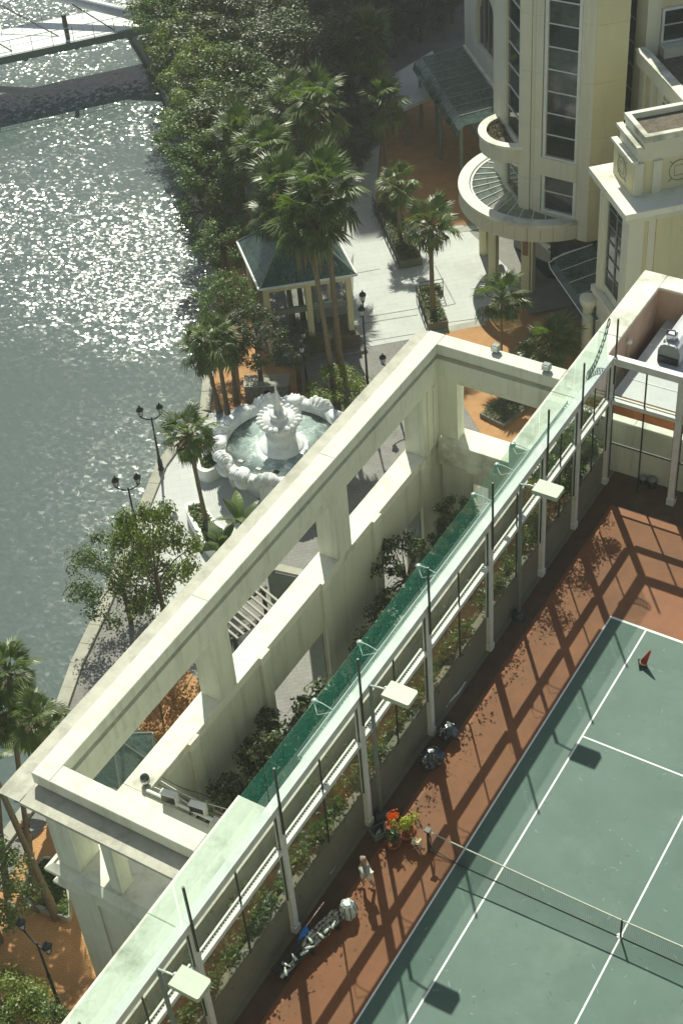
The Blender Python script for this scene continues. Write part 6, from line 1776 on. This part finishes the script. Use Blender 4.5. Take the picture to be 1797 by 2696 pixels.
bq = Vector((-2.33, -4.77, 0.00))
bench = thing('bench', 'long dark bench against the planter wall, strewn with small pale things', 'bench', (bq.x, bq.y, 0))
for k in range(4):
    MB().obox(bq, 78, -1.35, 1.35, -0.24 + k * 0.125, -0.135 + k * 0.125, 0.42, 0.46).build('slat', M['woodark'], bench)
for u in (-1.1, 0, 1.1):
    MB().obox(bq, 78, u - 0.04, u + 0.04, -0.22, 0.24, 0, 0.415).build('leg', M['woodark'], bench)
rg = random.Random(15)
b1 = Vector((math.cos(math.radians(78)), math.sin(math.radians(78)), 0)); b2 = Vector((-b1.y, b1.x, 0))
for k in range(9):
    q = bq + b1 * (-1.2 + k * 0.26 + rg.uniform(-.05, .05)) + b2 * rg.uniform(-.2, .0)
    t = thing('plastic_bottle', 'small crushed pale plastic bottle lying on the dark bench', 'bottle', (q.x, q.y, 0.46), 'pale bottles on the dark bench')
    a = rg.uniform(0, 3.1); d = Vector((math.cos(a), math.sin(a), 0))
    MB().tube([q + dZ * .51 - d * .1, q + dZ * .51 + d * .05, q + dZ * .51 + d * .1, q + dZ * .51 + d * .14], [0.045, 0.045, 0.022, 0.018], 8).build('body', M['sackw'], t, True)
    MB().tube([q + dZ * .51 + d * .142, q + dZ * .51 + d * .165], 0.022, 8).build('cap', M['line'], t)
q = bq + b1 * 1.65 + b2 * -0.05
bag = thing('net_bag', 'white green striped bag standing at the far end of the dark bench', 'bag', (q.x, q.y, 0))
mb = MB(); N = 18
for i, (r, z) in enumerate(((0.20, 0.0), (0.26, 0.15), (0.27, 0.40), (0.2, 0.62), (0.12, 0.72))): pass
mb.lathe([(0.20, 0.0), (0.26, 0.15), (0.27, 0.40), (0.2, 0.62), (0.12, 0.70)], (q.x, q.y, 0.0), 18, lambda a, i: 1 + 0.1 * math.sin(a * 6 + i)).build('sack', M['sackw'], bag)
for k in range(9):
    a = 2 * math.pi * k / 9
    MB().tube([(q.x + 0.28 * math.cos(a), q.y + 0.28 * math.sin(a), 0.15), (q.x + 0.285 * math.cos(a), q.y + 0.285 * math.sin(a), 0.4), (q.x + 0.2 * math.cos(a), q.y + 0.2 * math.sin(a), 0.64)], 0.014, 4).build('stripe', M['dark'], bag)
br_ = thing('broom', 'broom with a pale pink handle and bright blue cloth leaning over the dark bench', 'broom', (-2.92, -4.13, 0.00))
ha, hb = Vector((-2.65, -4.38, 0.55)), Vector((-2.53, -3.52, 0.75))
MB().tube([ha, hb], 0.018, 6).build('handle', M['pink'], br_)
rg = random.Random(4); mb = MB()
for k in range(9):
    d = Vector((rg.uniform(-.12, .12), rg.uniform(-.2, .05), 0))
    mb.tube([ha, ha + d + Vector((0.05, -0.1, -0.12)), ha + d * 1.6 + Vector((0.12, -0.25, -0.3))], [0.03, 0.05, 0.03], 5)
mb.build('cloth', M['blue'], br_, True)
hs = thing('hose', 'pale grey hose lying on the ground along the foot of the planter wall', 'hose', (-3.23, -2.08, 0.00))
hz = [Vector((-3.25, -1.24, 0.03)), Vector((-3.21, -1.77, 0.03)), Vector((-3.19, -2.18, 0.05)), Vector((-3.28, -2.40, 0.03))]
MB().tube(hz, 0.035, 6).build('tube', M['white'], hs, True)
hs2 = thing('hose', 'pale hose beside the planter wall below the farther plastic sack', 'hose', (-3.05, 5.35, 0.00))
MB().tube([(-3.12, 6.72, 0.03), (-3.11, 6.15, 0.03), (-3.20, 5.62, 0.03), (-3.19, 5.39, 0.03)], 0.035, 6).build('tube', M['white'], hs2, True)
# litter leaves fallen on the terracotta strip
ll = MB(); rg = random.Random(66)
for k in range(260):
    y = rg.uniform(-10, 17)
    leaf_card(ll, Vector((-1.9 + abs(rg.gauss(0, 0.5)), y, 0.012)), Vector((rg.gauss(0, .15), rg.gauss(0, .15), 1)), 0.07, rg)
ll.build('fallen_leaves', M['deadfrond'], kind='stuff')

# ================================================================== thin warm haze over the whole place
hz_m = bpy.data.materials.new('thin_haze'); hz_m.use_nodes = True
hnt = hz_m.node_tree
for n in list(hnt.nodes):
    if n.type != 'OUTPUT_MATERIAL': hnt.nodes.remove(n)
pv = hnt.nodes.new('ShaderNodeVolumePrincipled')
pv.inputs['Color'].default_value = (0.90, 0.95, 0.90, 1)
pv.inputs['Density'].default_value = 0.0006
pv.inputs['Anisotropy'].default_value = 0.2
hnt.links.new(pv.outputs[0], hnt.nodes['Material Output'].inputs['Volume'])
MB().box(-420, 130, -220, 420, -13.5, 68).build('haze', hz_m, kind='stuff')
